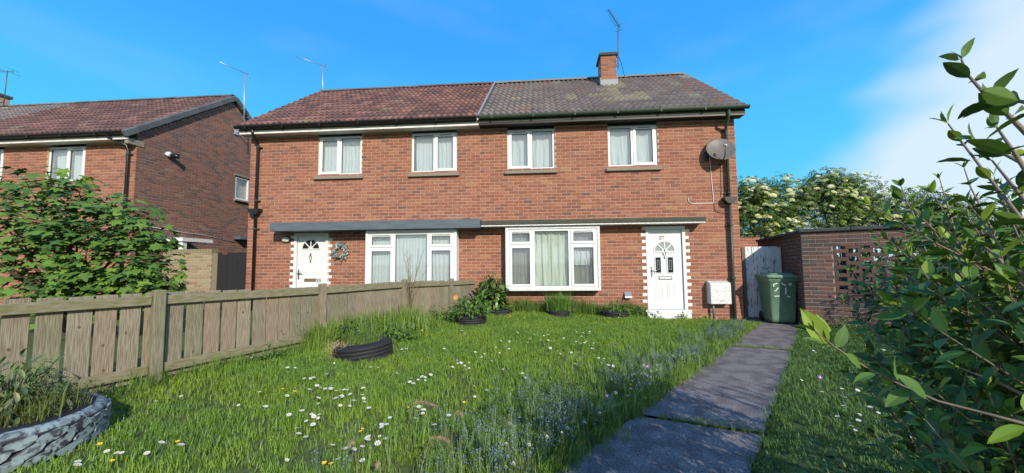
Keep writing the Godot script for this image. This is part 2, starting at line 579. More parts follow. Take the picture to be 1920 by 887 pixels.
# ---------------------------------------------------------------- roof tiles
func tile_mesh() -> ArrayMesh:
	# two rolls across, laid in the plane x (across), y (up off the roof), z (down the slope)
	var b := B.new(true)
	var n := 14
	var prof := func(t: float) -> float:
		var u := fposmod(t * 2.0, 1.0)
		return 0.042 * pow(maxf(0.0, sin(u * PI)), 1.5)
	for i in n:
		var ta := float(i) / n
		var tb := float(i + 1) / n
		var xa := -0.149 + 0.298 * ta
		var xb := -0.149 + 0.298 * tb
		var ya: float = prof.call(ta)
		var yb: float = prof.call(tb)
		b.quad(Vector3(xa, ya, -0.36), Vector3(xb, yb, -0.36), Vector3(xb, yb + 0.042, 0.0), Vector3(xa, ya + 0.042, 0.0))
	b.st.set_smooth_group(-1)
	for i in n:
		var ta := float(i) / n
		var tb := float(i + 1) / n
		var xa := -0.149 + 0.298 * ta
		var xb := -0.149 + 0.298 * tb
		var ya: float = prof.call(ta)
		var yb: float = prof.call(tb)
		b.quad(Vector3(xa, ya + 0.042, 0.0), Vector3(xb, yb + 0.042, 0.0), Vector3(xb, yb + 0.004, 0.0), Vector3(xa, ya + 0.004, 0.0))
	for s in [-0.149, 0.149]:
		b.quad(Vector3(s, 0.0, -0.36), Vector3(s, 0.042, 0.0), Vector3(s, 0.002, 0.0), Vector3(s, -0.012, -0.36))
	return b.mesh()

const EAVE := Vector2(0.30, 4.67)   # z, y of the lower roof edge
const RIDGE := Vector2(-3.0, 7.02)

func lay_tiles(roof: Node3D, x0: float, x1: float, palette: Array, weights: Array, wash, base: StandardMaterial3D) -> void:
	var slope := Vector3(0, EAVE.y - RIDGE.y, EAVE.x - RIDGE.x)
	var long := slope.length()
	var dn := slope.normalized()
	var nrm := Vector3.RIGHT.cross(dn) * -1.0
	if nrm.y < 0: nrm = -nrm
	var rows := 13
	var gauge := long / rows
	var cols := int(round((x1 - x0) / 0.298))
	var pitch := (x1 - x0) / cols
	var xf := []
	var idx := []
	for r in rows:
		for c in cols:
			var x := x0 + (c + 0.5) * pitch
			var p := Vector3(x, RIDGE.y, RIDGE.x) + dn * (gauge * (r + 1)) + nrm * (0.03 + rng.randf_range(-0.003, 0.004))
			var bs := Basis(Vector3.RIGHT * (pitch / 0.298), nrm, dn).rotated(nrm, rng.randf_range(-0.008, 0.008))
			xf.append(Transform3D(bs, p + Vector3.RIGHT * rng.randf_range(-0.003, 0.003)))
			var k: int = wash.call(x, float(r) / rows) if wash != null else -1
			idx.append(k if k >= 0 else pick(weights))
	pieces(roof, "tile", "tiles", tile_mesh(), xf, idx, palette, base)

func ridge_mesh() -> ArrayMesh:
	var b := B.new(true)
	var pr := []
	for k in 9:
		var a := PI * k / 8.0
		pr.append(Vector2(cos(a) * 0.115, sin(a) * 0.085))
	for k in 8:
		b.quad(Vector3(-0.21, pr[k].y, pr[k].x), Vector3(0.21, pr[k].y, pr[k].x), Vector3(0.21, pr[k + 1].y, pr[k + 1].x), Vector3(-0.21, pr[k + 1].y, pr[k + 1].x))
	b.st.set_smooth_group(-1)
	for s in [-0.21, 0.21]:
		for k in 8:
			b.quad(Vector3(s, pr[k].y, pr[k].x), Vector3(s, pr[k + 1].y, pr[k + 1].x), Vector3(s, pr[k + 1].y * 0.8, pr[k + 1].x * 0.8), Vector3(s, pr[k].y * 0.8, pr[k].x * 0.8))
	return b.mesh()

func lay_ridge(roof: Node3D, x0: float, x1: float, col: Color, base: StandardMaterial3D) -> void:
	var n := int(round((x1 - x0) / 0.43))
	var p := (x1 - x0) / n
	var xf := []
	var idx := []
	for i in n:
		xf.append(Transform3D(Basis.IDENTITY.rotated(Vector3.BACK, rng.randf_range(-0.008, 0.008)), Vector3(x0 + (i + 0.5) * p, RIDGE.y + 0.045 + rng.randf_range(-0.006, 0.006), RIDGE.x)))
		idx.append(0 if rng.randf() < 0.7 else 1)
	pieces(roof, "ridge_tile", "ridge_tiles", ridge_mesh(), xf, idx, [col, col * 0.8], base)

# underside, back slope and fascia that close a roof between x0 and x1
func roof_body(house: Node3D, x0: float, x1: float, white: bool) -> Node3D:
	var b := B.new()
	var back := Vector2(-6.3, 4.67)
	b.slab(PackedVector2Array([Vector2(EAVE.x - 0.03, EAVE.y - 0.03), Vector2(RIDGE.x, RIDGE.y - 0.02), Vector2(back.x, back.y), Vector2(back.x, back.y - 0.06), Vector2(RIDGE.x, RIDGE.y - 0.12), Vector2(EAVE.x - 0.03, EAVE.y - 0.10)]), 0.0, x1 - x0, Vector3(x0, 0, 0), Basis(Vector3.BACK, Vector3.UP, Vector3.RIGHT))
	var roof := part(house, "roof", b.mesh(), mats.felt)
	var f := B.new()
	f.lohi(Vector3(x0, 4.525, 0.23), Vector3(x1, 4.70, 0.262))
	part(house, "fascia", f.mesh(), mats.fascia if white else mats.fascia_dark)
	var s := B.new()
	s.lohi(Vector3(x0, 4.530, 0.004), Vector3(x1, 4.540, 0.229))
	part(house, "soffit", s.mesh(), mats.fascia if white else mats.fascia_dark)
	return roof

func gutter(house: Node3D, x0: float, x1: float, m: Material, z := 0.322, y := 4.70) -> void:
	var b := B.new(true)
	var n := 10
	for k in n:
		var a := PI + PI * k / n
		var c := PI + PI * (k + 1) / n
		for r in [0.062, 0.056]:
			b.quad(Vector3(x0, y + sin(a) * r, z + cos(a) * r), Vector3(x1, y + sin(a) * r, z + cos(a) * r), Vector3(x1, y + sin(c) * r, z + cos(c) * r), Vector3(x0, y + sin(c) * r, z + cos(c) * r))
	b.st.set_smooth_group(-1)
	for s in [x0, x1]:
		for k in n:
			var a := PI + PI * k / n
			var c := PI + PI * (k + 1) / n
			b.tri(Vector3(s, y, z), Vector3(s, y + sin(a) * 0.062, z + cos(a) * 0.062), Vector3(s, y + sin(c) * 0.062, z + cos(c) * 0.062))
	for s in [-0.06, 0.06]:
		b.lohi(Vector3(x0, y - 0.002, z + s - 0.004), Vector3(x1, y + 0.010, z + s + 0.004))
	var x := x0 + 0.3
	while x < x1:
		b.lohi(Vector3(x - 0.015, y - 0.068, z - 0.07), Vector3(x + 0.015, y + 0.004, z + 0.066))
		x += 0.95
	part(house, "gutter", b.mesh(), m)

# ---------------------------------------------------------------- windows and doors
func rails(b: B, x0: float, x1: float, y0: float, y1: float, wd: float, z0: float, z1: float) -> void:
	b.lohi(Vector3(x0, y0, z0), Vector3(x0 + wd, y1, z1))
	b.lohi(Vector3(x1 - wd, y0, z0), Vector3(x1, y1, z1))
	b.lohi(Vector3(x0 + wd, y0, z0), Vector3(x1 - wd, y0 + wd, z1))
	b.lohi(Vector3(x0 + wd, y1 - wd, z0), Vector3(x1 - wd, y1, z1))

func pane(w: Node3D, x0: float, x1: float, y0: float, y1: float, z: float) -> void:
	for k in 2:
		var b := B.new()
		b.lohi(Vector3(x0, y0, z - 0.02 * k - 0.004), Vector3(x1, y1, z - 0.02 * k))
		own(w, "pane", b.mesh(), mats.glass)
	var g := B.new()
	rails(g, x0 - 0.004, x1 + 0.004, y0 - 0.004, y1 + 0.004, 0.009, z - 0.03, z + 0.010)
	own(w, "gasket", g.mesh(), mats.seal)

# casement of two lights; `sash` 0 opens the left one, 1 the right one
func casement(house: Node3D, x0: float, x1: float, y0: float, y1: float, sash: int, sill := true) -> void:
	var w := hold(house, "window")
	var z := -0.035
	var xm := (x0 + x1) * 0.5
	var f := B.new()
	rails(f, x0, x1, y0, y1, 0.052, z - 0.07, z)
	f.lohi(Vector3(xm - 0.032, y0 + 0.052, z - 0.07), Vector3(xm + 0.032, y1 - 0.052, z - 0.001))
	f.lohi(Vector3(x0 - 0.002, y0 - 0.03, z - 0.06), Vector3(x1 + 0.002, y0 - 0.001, z + 0.025))
	own(w, "frame", f.mesh(), mats.white)
	for k in 2:
		var a := (x0 + 0.053) if k == 0 else (xm + 0.033)
		var c := (xm - 0.033) if k == 0 else (x1 - 0.053)
		if k == sash:
			var s := B.new()
			rails(s, a - 0.014, c + 0.014, y0 + 0.036, y1 - 0.036, 0.062, z - 0.05, z + 0.016)
			own(w, "sash", s.mesh(), mats.white)
			var v := B.new()
			v.lohi(Vector3(a + 0.09, y1 - 0.066, z + 0.016), Vector3(c - 0.09, y1 - 0.054, z + 0.022))
			own(w, "trickle_vent", v.mesh(), mats.steel_dark)
			pane(w, a + 0.045, c - 0.045, y0 + 0.095, y1 - 0.095, z - 0.008)
		else:
			pane(w, a, c, y0 + 0.053, y1 - 0.053, z - 0.018)
	if sill:
		var s := B.new()
		s.cbox(Vector3((x0 + x1) * 0.5, y0 - 0.068, -0.03), Vector3(x1 - x0 + 0.13, 0.072, 0.20), 0.008)
		own(w, "sill", s.mesh(), mats.stone)
	# dark room behind the panes gets its depth from the house shell

func bay(house: Node3D, x0: float, x1: float, y0: float, y1: float, xs: Array, dirty: bool) -> void:
	var w := hold(house, "bay_window")
	var zf := 0.24
	var m: Material = mats.white
	var f := B.new()
	f.lohi(Vector3(x0, y0, 0.001), Vector3(x0 + 0.045, y1, zf - 0.02))
	f.lohi(Vector3(x1 - 0.045, y0, 0.001), Vector3(x1, y1, zf - 0.02))
	f.lohi(Vector3(x0 + 0.045, y0, -0.05), Vector3(x1 - 0.045, y0 + 0.04, zf - 0.02))
	f.lohi(Vector3(x0 + 0.045, y1 - 0.04, -0.05), Vector3(x1 - 0.045, y1, zf - 0.02))
	own(w, "box_surround", f.mesh(), mats.white_worn if dirty else m)
	var t := B.new()
	rails(t, x0, x1, y0, y1, 0.055, zf - 0.021, zf + 0.012)
	own(w, "trim", t.mesh(), mats.white_worn if dirty else m)
	var g := B.new()
	var a := x0 + 0.055
	var c := x1 - 0.055
	var yb := y0 + 0.055
	var yt := y1 - 0.055
	rails(g, a + 0.001, c - 0.001, yb + 0.001, yt - 0.001, 0.05, zf - 0.075, zf - 0.010)
	for x in xs:
		g.lohi(Vector3(x - 0.035, yb + 0.051, zf - 0.075), Vector3(x + 0.035, yt - 0.051, zf - 0.011))
	var ytr := yt - 0.36
	g.lohi(Vector3(a + 0.051, ytr - 0.03, zf - 0.075), Vector3(xs[0] - 0.035, ytr + 0.03, zf - 0.012))
	g.lohi(Vector3(xs[1] + 0.035, ytr - 0.03, zf - 0.075), Vector3(c - 0.051, ytr + 0.03, zf - 0.012))
	own(w, "frame", g.mesh(), m)
	for k in 2:
		var l: float = a + 0.051 if k == 0 else xs[1] + 0.035
		var r: float = xs[0] - 0.035 if k == 0 else c - 0.051
		for q in [[ytr + 0.03, yt - 0.051], [yb + 0.051, ytr - 0.03]]:
			var s := B.new()
			rails(s, l - 0.012, r + 0.012, q[0] - 0.012, q[1] + 0.012, 0.055, zf - 0.06, zf + 0.005)
			own(w, "sash", s.mesh(), m)
			pane(w, l + 0.041, r - 0.041, q[0] + 0.041, q[1] - 0.041, zf - 0.02)
		var v := B.new()
		v.lohi(Vector3(l + 0.05, yt - 0.075, zf + 0.0052), Vector3(r - 0.05, yt - 0.062, zf + 0.010))
		own(w, "trickle_vent", v.mesh(), mats.steel_dark)
	pane(w, xs[0] + 0.035, xs[1] - 0.035, yb + 0.051, yt - 0.051, zf - 0.03)

func curtain(called: String, label: String, x0: float, x1: float, y0: float, y1: float, z: float, m: Material, folds := 14.0, amp := 0.018, gather := 0.0, sd := 1) -> void:
	var b := B.new(true)
	var n := 90
	var f := FastNoiseLite.new()
	f.seed = sd
	f.frequency = 1.0
	var rows := 8
	for i in n:
		for j in rows:
			var q := []
			for o in [[0, 1], [1, 1], [1, 0], [0, 0]]:
				var u: float = float(i + o[0]) / n
				var v: float = float(j + o[1]) / rows
				var ph: float = u * folds * TAU + f.get_noise_2d(u * 5.0, v * 0.7) * 4.0
				var x: float = lerpf(x0, x1, u)
				x += gather * (1.0 - v) * (1.0 - v) * (u - 0.5) * (x1 - x0)
				q.append(Vector3(x, lerpf(y0, y1, v), z + sin(ph) * amp * (0.6 + 0.6 * (1.0 - v)) + f.get_noise_2d(u * 2.0, 9.0) * 0.02))
			b.quad(q[0], q[1], q[2], q[3])
	var o := MeshInstance3D.new()
	o.name = numbered(called)
	o.mesh = b.mesh()
	o.material_override = m
	add_child(o)
	tag(o, label, "curtain", "curtains behind the windows")

func text_on(parent: Node3D, called: String, s: String, at: Vector3, size: float, m: Material, depth := 0.006, bold := false) -> MeshInstance3D:
	var t := TextMesh.new()
	var f := SystemFont.new()
	f.font_names = PackedStringArray(["Droid Serif" if not bold else "Droid Sans"])
	f.font_weight = 700
	t.font = f
	t.text = s
	t.font_size = 32
	t.pixel_size = size / 24.0
	t.depth = depth
	var o := own(parent, called, t, m)
	o.position = at
	return o

func half_disc(r: float, n := 14) -> PackedVector2Array:
	var p := PackedVector2Array()
	for k in n + 1:
		p.append(Vector2(cos(PI * k / n), sin(PI * k / n)) * r)
	return p

func front_door(house: Node3D, x0: float, x1: float, y0: float, y1: float, no: String) -> void:
	var d := hold(house, "door")
	var f := B.new()
	f.lohi(Vector3(x0, y0, -0.10), Vector3(x0 + 0.065, y1, 0.012))
	f.lohi(Vector3(x1 - 0.065, y0, -0.10), Vector3(x1, y1, 0.012))
	f.lohi(Vector3(x0 + 0.065, y1 - 0.065, -0.10), Vector3(x1 - 0.065, y1, 0.012))
	f.lohi(Vector3(x0 + 0.065, y0, -0.10), Vector3(x1 - 0.065, y0 + 0.06, 0.03))
	own(d, "door_frame", f.mesh(), mats.white)
	var l := B.new()
	l.cbox(Vector3((x0 + x1) * 0.5, (y0 + y1) * 0.5, -0.055), Vector3(x1 - x0 - 0.14, y1 - y0 - 0.13, 0.045), 0.004)
	own(d, "leaf", l.mesh(), mats.white)
	var g := B.new()
	rails(g, x0 + 0.066, x1 - 0.066, y0 + 0.061, y1 - 0.066, 0.008, -0.06, -0.034)
	own(d, "gasket", g.mesh(), mats.seal)
	var xc := (x0 + x1) * 0.5 - 0.02
	var zf := -0.0322
	var fan_y := 1.54 if no == "57" else 1.70
	var R := 0.215
	var fr := B.new()
	fr.lohi(Vector3(xc - R - 0.03, fan_y - 0.025, zf), Vector3(xc + R + 0.03, fan_y, zf + 0.016))
	for k in 16:
		var a := PI * k / 16.0
		var c := PI * (k + 1) / 16.0
		var ps := PackedVector2Array([Vector2(cos(a), sin(a)) * R, Vector2(cos(a), sin(a)) * (R + 0.025), Vector2(cos(c), sin(c)) * (R + 0.025), Vector2(cos(c), sin(c)) * R])
		fr.slab(ps, 0.0, 0.016, Vector3(xc, fan_y, zf))
	for k in [1, 2, 3]:
		var a: float = PI * k / 4.0
		fr.bar(Vector3(xc + cos(a) * 0.05, fan_y + sin(a) * 0.05, zf + 0.008), Vector3(xc + cos(a) * R, fan_y + sin(a) * R, zf + 0.008), 0.022, 0.014, Vector3.BACK)
	fr.slab(half_disc(0.06), 0.0, 0.015, Vector3(xc, fan_y, zf))
	own(d, "fanlight_frame", fr.mesh(), mats.white)
	var gl := B.new()
	gl.slab(half_disc(R - 0.001), 0.0, 0.004, Vector3(xc, fan_y, zf + 0.001))
	own(d, "fanlight", gl.mesh(), mats.frosted if no == "57" else mats.dark_glass)
	if no == "57":
		for s in [[3.985, 4.125], [4.255, 4.395]]:
			var q := B.new()
			rails(q, s[0] - 0.01, s[1] + 0.01, 1.03, 1.42, 0.022, zf, zf + 0.014)
			own(d, "light_frame", q.mesh(), mats.white)
			var k := B.new()
			k.lohi(Vector3(s[0] + 0.013, 1.053, zf + 0.001), Vector3(s[1] - 0.013, 1.397, zf + 0.005))
			own(d, "glass_light", k.mesh(), mats.dark_glass)
			var e := B.new()
			rails(e, s[0] + 0.045, s[1] - 0.045, 1.12, 1.33, 0.006, zf + 0.005, zf + 0.008)
			own(d, "leading", e.mesh(), mats.alu)
	for s in ([[3.97, 4.145, 0.44, 0.83], [4.245, 4.42, 0.44, 0.83]] if no == "57" else [[xc - 0.24, xc - 0.03, 1.08, 1.56], [xc + 0.03, xc + 0.24, 1.08, 1.56], [xc - 0.24, xc - 0.03, 0.3, 0.82], [xc + 0.03, xc + 0.24, 0.3, 0.82]]):
		var q := B.new()
		rails(q, s[0], s[1], s[2], s[3], 0.02, zf, zf + 0.008)
		q.cbox(Vector3((s[0] + s[1]) * 0.5, (s[2] + s[3]) * 0.5, zf + 0.003), Vector3(s[1] - s[0] - 0.075, s[3] - s[2] - 0.075, 0.008), 0.003)
		own(d, "panel", q.mesh(), mats.white)
	var ky := 1.46
	var kn := B.new(true)
	kn.tube([Vector3(xc, ky + 0.10, zf + 0.012), Vector3(xc - 0.035, ky + 0.02, zf + 0.018), Vector3(xc, ky - 0.06, zf + 0.016), Vector3(xc + 0.035, ky + 0.02, zf + 0.018), Vector3(xc, ky + 0.10, zf + 0.012)], 0.009, 6)
	kn.tube([Vector3(xc, ky + 0.12, zf), Vector3(xc, ky + 0.10, zf + 0.03)], [0.016, 0.014], 8)
	kn.tube([Vector3(xc, ky - 0.09, zf), Vector3(xc, ky - 0.05, zf + 0.02)], [0.018, 0.012], 8)
	own(d, "knocker", kn.mesh(), mats.steel_dark if no == "55" else mats.chrome)
	var ly := 0.935
	var lb := B.new()
	rails(lb, xc - 0.145, xc + 0.145, ly - 0.036, ly + 0.036, 0.012, zf, zf + 0.012)
	own(d, "letterbox", lb.mesh(), mats.steel_dark)
	var lf := B.new()
	lf.cbox(Vector3(xc, ly, zf + 0.006), Vector3(0.264, 0.046, 0.010), 0.003)
	own(d, "letter_flap", lf.mesh(), mats.brass if no == "55" else mats.white)
	var hx := x0 + 0.115
	var hd := B.new(true)
	hd.tube([Vector3(hx, 1.10, zf), Vector3(hx, 1.10, zf + 0.05)], 0.011, 8)
	hd.tube([Vector3(hx, 1.10, zf + 0.05), Vector3(hx + 0.11, 1.10, zf + 0.052)], [0.011, 0.009], 8)
	hd.st.set_smooth_group(-1)
	hd.cbox(Vector3(hx, 1.07, zf + 0.004), Vector3(0.036, 0.24, 0.009), 0.003)
	own(d, "handle", hd.mesh(), mats.chrome if no == "57" else mats.steel_dark)
	if no == "57":
		text_on(d, "number", "57", Vector3(4.16, 1.835, zf + 0.004), 0.085, mats.steel_dark)
	else:
		text_on(d, "number", "55", Vector3(xc + 0.215, 0.92, zf + 0.004), 0.085, mats.steel_dark)

func pipe_run(house: Node3D, x: float, pts: Array, m: Material, clip_y: Array) -> void:
	var p := hold(house, "downpipe")
	var b := B.new(true)
	b.tube(pts, 0.034, 10)
	own(p, "pipe", b.mesh(), m)
	for y in clip_y:
		var c := B.new(true)
		c.tube([Vector3(x, y - 0.022, 0.075), Vector3(x, y + 0.022, 0.075)], 0.042, 10)
		c.st.set_smooth_group(-1)
		c.lohi(Vector3(x - 0.075, y - 0.014, 0.004), Vector3(x + 0.075, y + 0.014, 0.045))
		own(p, "bracket", c.mesh(), mats.pipe)

# ---------------------------------------------------------------- the houses
func shell(house: Node3D, x0: float, x1: float, right: bool, left: bool, party := 0) -> void:
	var b := B.new()
	if right: b.lohi(Vector3(x1 - 0.22, -0.1, -6.0), Vector3(x1, 4.55, -0.26))
	if left: b.lohi(Vector3(x0, -0.1, -6.0), Vector3(x0 + 0.22, 4.55, -0.26))
	b.lohi(Vector3(x0 + 0.22, -0.1, -6.0), Vector3(x1 - 0.22, 4.55, -5.78))
	for s in [x0, x1]:
		var inx: float = s + (0.0 if s == x0 else -0.22)
		if (s == x1 and right) or (s == x0 and left):
			b.slab(PackedVector2Array([Vector2(0.0, 4.551), Vector2(-3.0, 6.88), Vector2(-6.0, 4.551)]), 0.0, 0.22, Vector3(inx, 0, 0), Basis(Vector3.BACK, Vector3.UP, Vector3.RIGHT))
	part(house, "side_and_rear_walls", b.mesh(), mats.brick_plain)
	var i := B.new()
	i.lohi(Vector3(x0 + 0.23, 2.35, -5.77), Vector3(x1 - 0.23, 2.5, -0.26))
	i.lohi(Vector3(x0 + 0.23, 0.0, -5.77), Vector3(x1 - 0.23, 0.04, -0.26))
	i.lohi(Vector3(x0 + 0.23, 4.50, -5.77), Vector3(x1 - 0.23, 4.54, -0.26))
	i.lohi(Vector3(x0 + 0.23, 0.05, -3.1), Vector3(x1 - 0.23, 4.49, -3.0))
	i.lohi(Vector3((x0 + x1) * 0.5 - 0.05, 0.05, -2.99), Vector3((x0 + x1) * 0.5 + 0.05, 4.49, -0.26))
	part(house, "floors", i.mesh(), mats.inside)
	if party != 0:
		var pw := B.new()
		var px := x0 + 0.001 if party < 0 else x1 - 0.101
		pw.lohi(Vector3(px, 0, -5.77), Vector3(px + 0.1, 4.5, -0.27))
		part(house, "party_wall", pw.mesh(), mats.inside)

func front_wall(house: Node3D, x0: float, w: float, holes: Array, white_by: Array, phase: int, trim := 0.0) -> Node3D:
	var o := Vector3(x0, -0.075, 0)
	var loc := []
	for r: Rect2 in holes: loc.append(Rect2(r.position - Vector2(x0, -0.075), r.size))
	var b := B.new()
	wall_body(b, o, Vector3.RIGHT, Vector3.BACK, w - trim, 4.63, loc)
	var wall := part(house, "wall", b.mesh(), mats.mortar)
	# painted brick ends beside the door
	var wx := []
	for e in white_by:                       # [x of jamb, side, low, high]
		var c := int((e[2] + 0.075) / 0.075)
		while c * 0.075 - 0.075 < e[3]:
			if (c % 2) == e[4]:
				var y := c * 0.075 - 0.075 + 0.0375
				var len := 0.095 + rng.randf_range(-0.02, 0.015)
				var xa: float = e[0] if e[1] > 0 else e[0] - len
				loc.append(Rect2(xa - x0, c * 0.075 + 0.001, len, 0.073))
				wx.append(Transform3D(Basis(Vector3.RIGHT * len, Vector3.UP * 0.067, Vector3.BACK * 0.03), Vector3(xa + len * 0.5, y, 0.002)))
			c += 1
	var l := lay_bricks(o, Vector3.RIGHT, Vector3.BACK, w, 4.63, loc, RED_W, null, phase)
	pieces(wall, "brick", "bricks", get_brick(), l[0], l[1], RED, mats.brick, 300)
	for t in wx:
		var p := own(wall, "painted_brick", get_brick(), mats.white_paint)
		p.transform = t
	return wall

func build_houses() -> void:
	mats.brick_plain = mat(Color(0.27, 0.11, 0.072), 0.92, mats.brick.albedo_texture, Vector3.ONE * 2.0)
	mats.tile = mat(Color.WHITE, 0.78, noise_tex(30, 0.05, grey(0.62), grey(1.12), 256, 5), Vector3.ONE * 2.0)
	mats.tile.uv1_world_triplanar = true
	mats.ridge = mat(Color.WHITE, 0.85, mats.tile.albedo_texture, Vector3.ONE * 2.5)
	# ---------- number 57
	var h := thing("semi_detached_house", "red brick semi with weathered grey-brown tiles, chimney and white door numbered 57", "house", Vector3(2.93, 0, -3.0), 0.0, "brick semi-detached houses")
	shell(h, 0.0, 5.85, true, false, -1)
	front_wall(h, 0.0, 5.85, [Rect2(0.65, 3.49, 1.12, 1.14), Rect2(3.01, 3.49, 1.12, 1.14), Rect2(0.66, 0.73, 2.01, 1.34), Rect2(3.79, -0.1, 0.87, 2.20)], [[3.79, -1, 0.42, 2.06, 0], [4.66, 1, 0.18, 2.02, 1]], 0)
	var step := B.new()
	step.cbox(Vector3(4.225, 0.08, 0.02), Vector3(0.93, 0.16, 0.22), 0.01)
	part(h, "doorstep", step.mesh(), mats.white_paint)
	casement(h, 0.65, 1.77, 3.50, 4.48, 0)
	casement(h, 3.01, 4.13, 3.50, 4.48, 1)
	bay(h, 0.61, 2.73, 0.675, 2.125, [1.24, 2.065], true)
	front_door(h, 3.79, 4.66, 0.165, 2.10, "57")
	for x in [0.65, 3.01]:
		var lt := B.new()
		lt.lohi(Vector3(x - 0.02, 4.482, -0.16), Vector3(x + 1.14, 4.56, -0.012))
		part(h, "lintel", lt.mesh(), mats.fascia_dark)
	var r := roof_body(h, 0.0, 5.96, false)
	var g57 := [Color(0.23, 0.195, 0.18), Color(0.205, 0.172, 0.16), Color(0.255, 0.21, 0.185), Color(0.19, 0.16, 0.148), Color(0.28, 0.165, 0.125), Color(0.32, 0.285, 0.20), Color(0.36, 0.33, 0.235)]
	var stain := func(x: float, t: float) -> int:
		var k := absf(x - 3.55) / (0.5 + t * 0.9)
		if t < 0.75 and k < 1.0 and rng.randf() < (1.0 - k) * 0.95: return 5 + int(rng.randf() < 0.4)
		if x > 5.3 and rng.randf() < 0.25: return 4
		return -1
	lay_tiles(r, 0.03, 5.96, g57, [5, 5, 4, 3, 0.5, 0.25, 0.1], stain, mats.tile)
	lay_ridge(r, 0.0, 5.9, Color(0.26, 0.23, 0.18), mats.ridge)
	gutter(h, 0.03, 6.02, mats.pipe_green)
	pipe_run(h, 5.62, [Vector3(5.60, 4.63, 0.30), Vector3(5.60, 4.50, 0.29), Vector3(5.61, 4.33, 0.12), Vector3(5.62, 4.25, 0.075), Vector3(5.62, 2.74, 0.075)], mats.pipe_green, [4.27, 2.82])
	pipe_run(h, 5.62, [Vector3(5.62, 2.58, 0.075), Vector3(5.62, 1.0, 0.075), Vector3(5.62, 0.0, 0.075)], mats.pipe, [2.10, 0.92])
	var hp := B.new()
	hopper(hp, Vector3(5.62, 2.65, 0.09), 0.26, 0.14)
	part(h, "hopper", hp.mesh(), mats.black)
	# canopy over bay and door
	var cn := B.new()
	cn.cbox(Vector3(2.53, 2.215, 0.165), Vector3(4.95, 0.105, 0.33), 0.012)
	var can := part(h, "canopy", cn.mesh(), mats.felt)
	var cs := B.new()
	cs.lohi(Vector3(0.06, 2.137, 0.002), Vector3(4.985, 2.161, 0.318))
	own(can, "white_edge", cs.mesh(), mats.white_worn)
	# chimney
	var cb := B.new()
	var cx0 := 3.22
	var cx1 := 3.66
	wall_body(cb, Vector3(cx0, 6.1, -2.05), Vector3.RIGHT, Vector3.BACK, cx1 - cx0, 1.22, [], 0.59)
	var ch := part(h, "chimney", cb.mesh(), mats.mortar_dark)
	var a := lay_bricks(Vector3(cx0, 6.1, -2.05), Vector3.RIGHT, Vector3.BACK, cx1 - cx0, 1.22, [], RED_W)
	var c := lay_bricks(Vector3(cx0, 6.1, -2.64), Vector3.BACK, Vector3.LEFT, 0.58, 1.22, [], RED_W, null, 1)
	pieces(ch, "brick", "bricks", get_brick(), a[0] + c[0], a[1] + c[1], RED, mats.brick)
	var cp := B.new()
	cp.cbox(Vector3(3.44, 7.35, -2.35), Vector3(0.54, 0.075, 0.70), 0.01)
	cp.cbox(Vector3(3.44, 7.405, -2.35), Vector3(0.46, 0.035, 0.62), 0.012)
	own(ch, "cap", cp.mesh(), mats.coping)
	var fl := B.new()
	fl.lohi(Vector3(cx0 - 0.03, 6.40, -2.044), Vector3(cx1 + 0.03, 6.58, -2.02))
	fl.lohi(Vector3(cx0 - 0.03, 6.40, -2.4), Vector3(cx0 - 0.008, 6.66, -2.044))
	fl.lohi(Vector3(cx1 + 0.008, 6.40, -2.4), Vector3(cx1 + 0.03, 6.66, -2.044))
	own(ch, "flashing", fl.mesh(), mats.lead)
	# ---------- number 55
	h = thing("semi_detached_house", "red brick semi with red-brown tiles, grey canopy and white door numbered 55", "house", Vector3(-2.93, 0, -3.0), 0.0, "brick semi-detached houses")
	shell(h, -5.85, 0.0, false, true, 1)
	front_wall(h, -5.85, 5.85, [Rect2(-4.07, 3.49, 1.12, 1.14), Rect2(-1.69, 3.49, 1.12, 1.14), Rect2(-2.63, 0.73, 2.06, 1.34), Rect2(-4.62, -0.1, 0.87, 2.20)], [[-4.62, -1, 0.7, 2.0, 1], [-3.75, 1, 0.7, 2.0, 0]], 0)
	casement(h, -4.07, -2.95, 3.50, 4.48, 0)
	casement(h, -1.69, -0.57, 3.50, 4.48, 1)
	bay(h, -2.69, -0.52, 0.675, 2.095, [-2.01, -1.185], false)
	front_door(h, -4.62, -3.75, 0.165, 2.085, "55")
	for x in [-4.07, -1.69]:
		var lt := B.new()
		lt.lohi(Vector3(x - 0.02, 4.482, -0.16), Vector3(x + 1.14, 4.56, -0.012))
		part(h, "lintel", lt.mesh(), mats.fascia_dark)
	r = roof_body(h, -5.96, 0.0, true)
	var r55 := [Color(0.20, 0.105, 0.085), Color(0.165, 0.088, 0.072), Color(0.24, 0.125, 0.10), Color(0.135, 0.074, 0.066), Color(0.29, 0.15, 0.115), Color(0.24, 0.18, 0.12)]
	lay_tiles(r, -5.96, -0.03, r55, [5, 5, 5, 2.5, 2.5, 0.3], null, mats.tile)
	lay_ridge(r, -5.9, 0.0, Color(0.17, 0.12, 0.10), mats.ridge)
	var dn := Vector3(0, EAVE.y - RIDGE.y, EAVE.x - RIDGE.x).normalized()
	var sp := B.new()
	sp.bar(Vector3(0, RIDGE.y + 0.08, RIDGE.x + 0.08), Vector3(0, EAVE.y + 0.085, EAVE.x), 0.035, 0.05, Vector3.UP)
	part(h, "roof_divider", sp.mesh(), mats.lead)
	gutter(h, -6.02, -0.03, mats.black)
	pipe_run(h, -5.60, [Vector3(-5.60, 4.62, 0.30), Vector3(-5.60, 4.50, 0.25), Vector3(-5.60, 4.36, 0.10), Vector3(-5.60, 4.28, 0.075), Vector3(-5.60, 0.0, 0.075)], mats.black, [4.25, 2.9, 2.2])
	hp = B.new()
	hopper(hp, Vector3(-5.60, 2.62, 0.09), 0.27, 0.15)
	part(h, "hopper", hp.mesh(), mats.black)
	cn = B.new()
	cn.cbox(Vector3(-2.46, 2.205, 0.20), Vector3(5.02, 0.205, 0.40), 0.006)
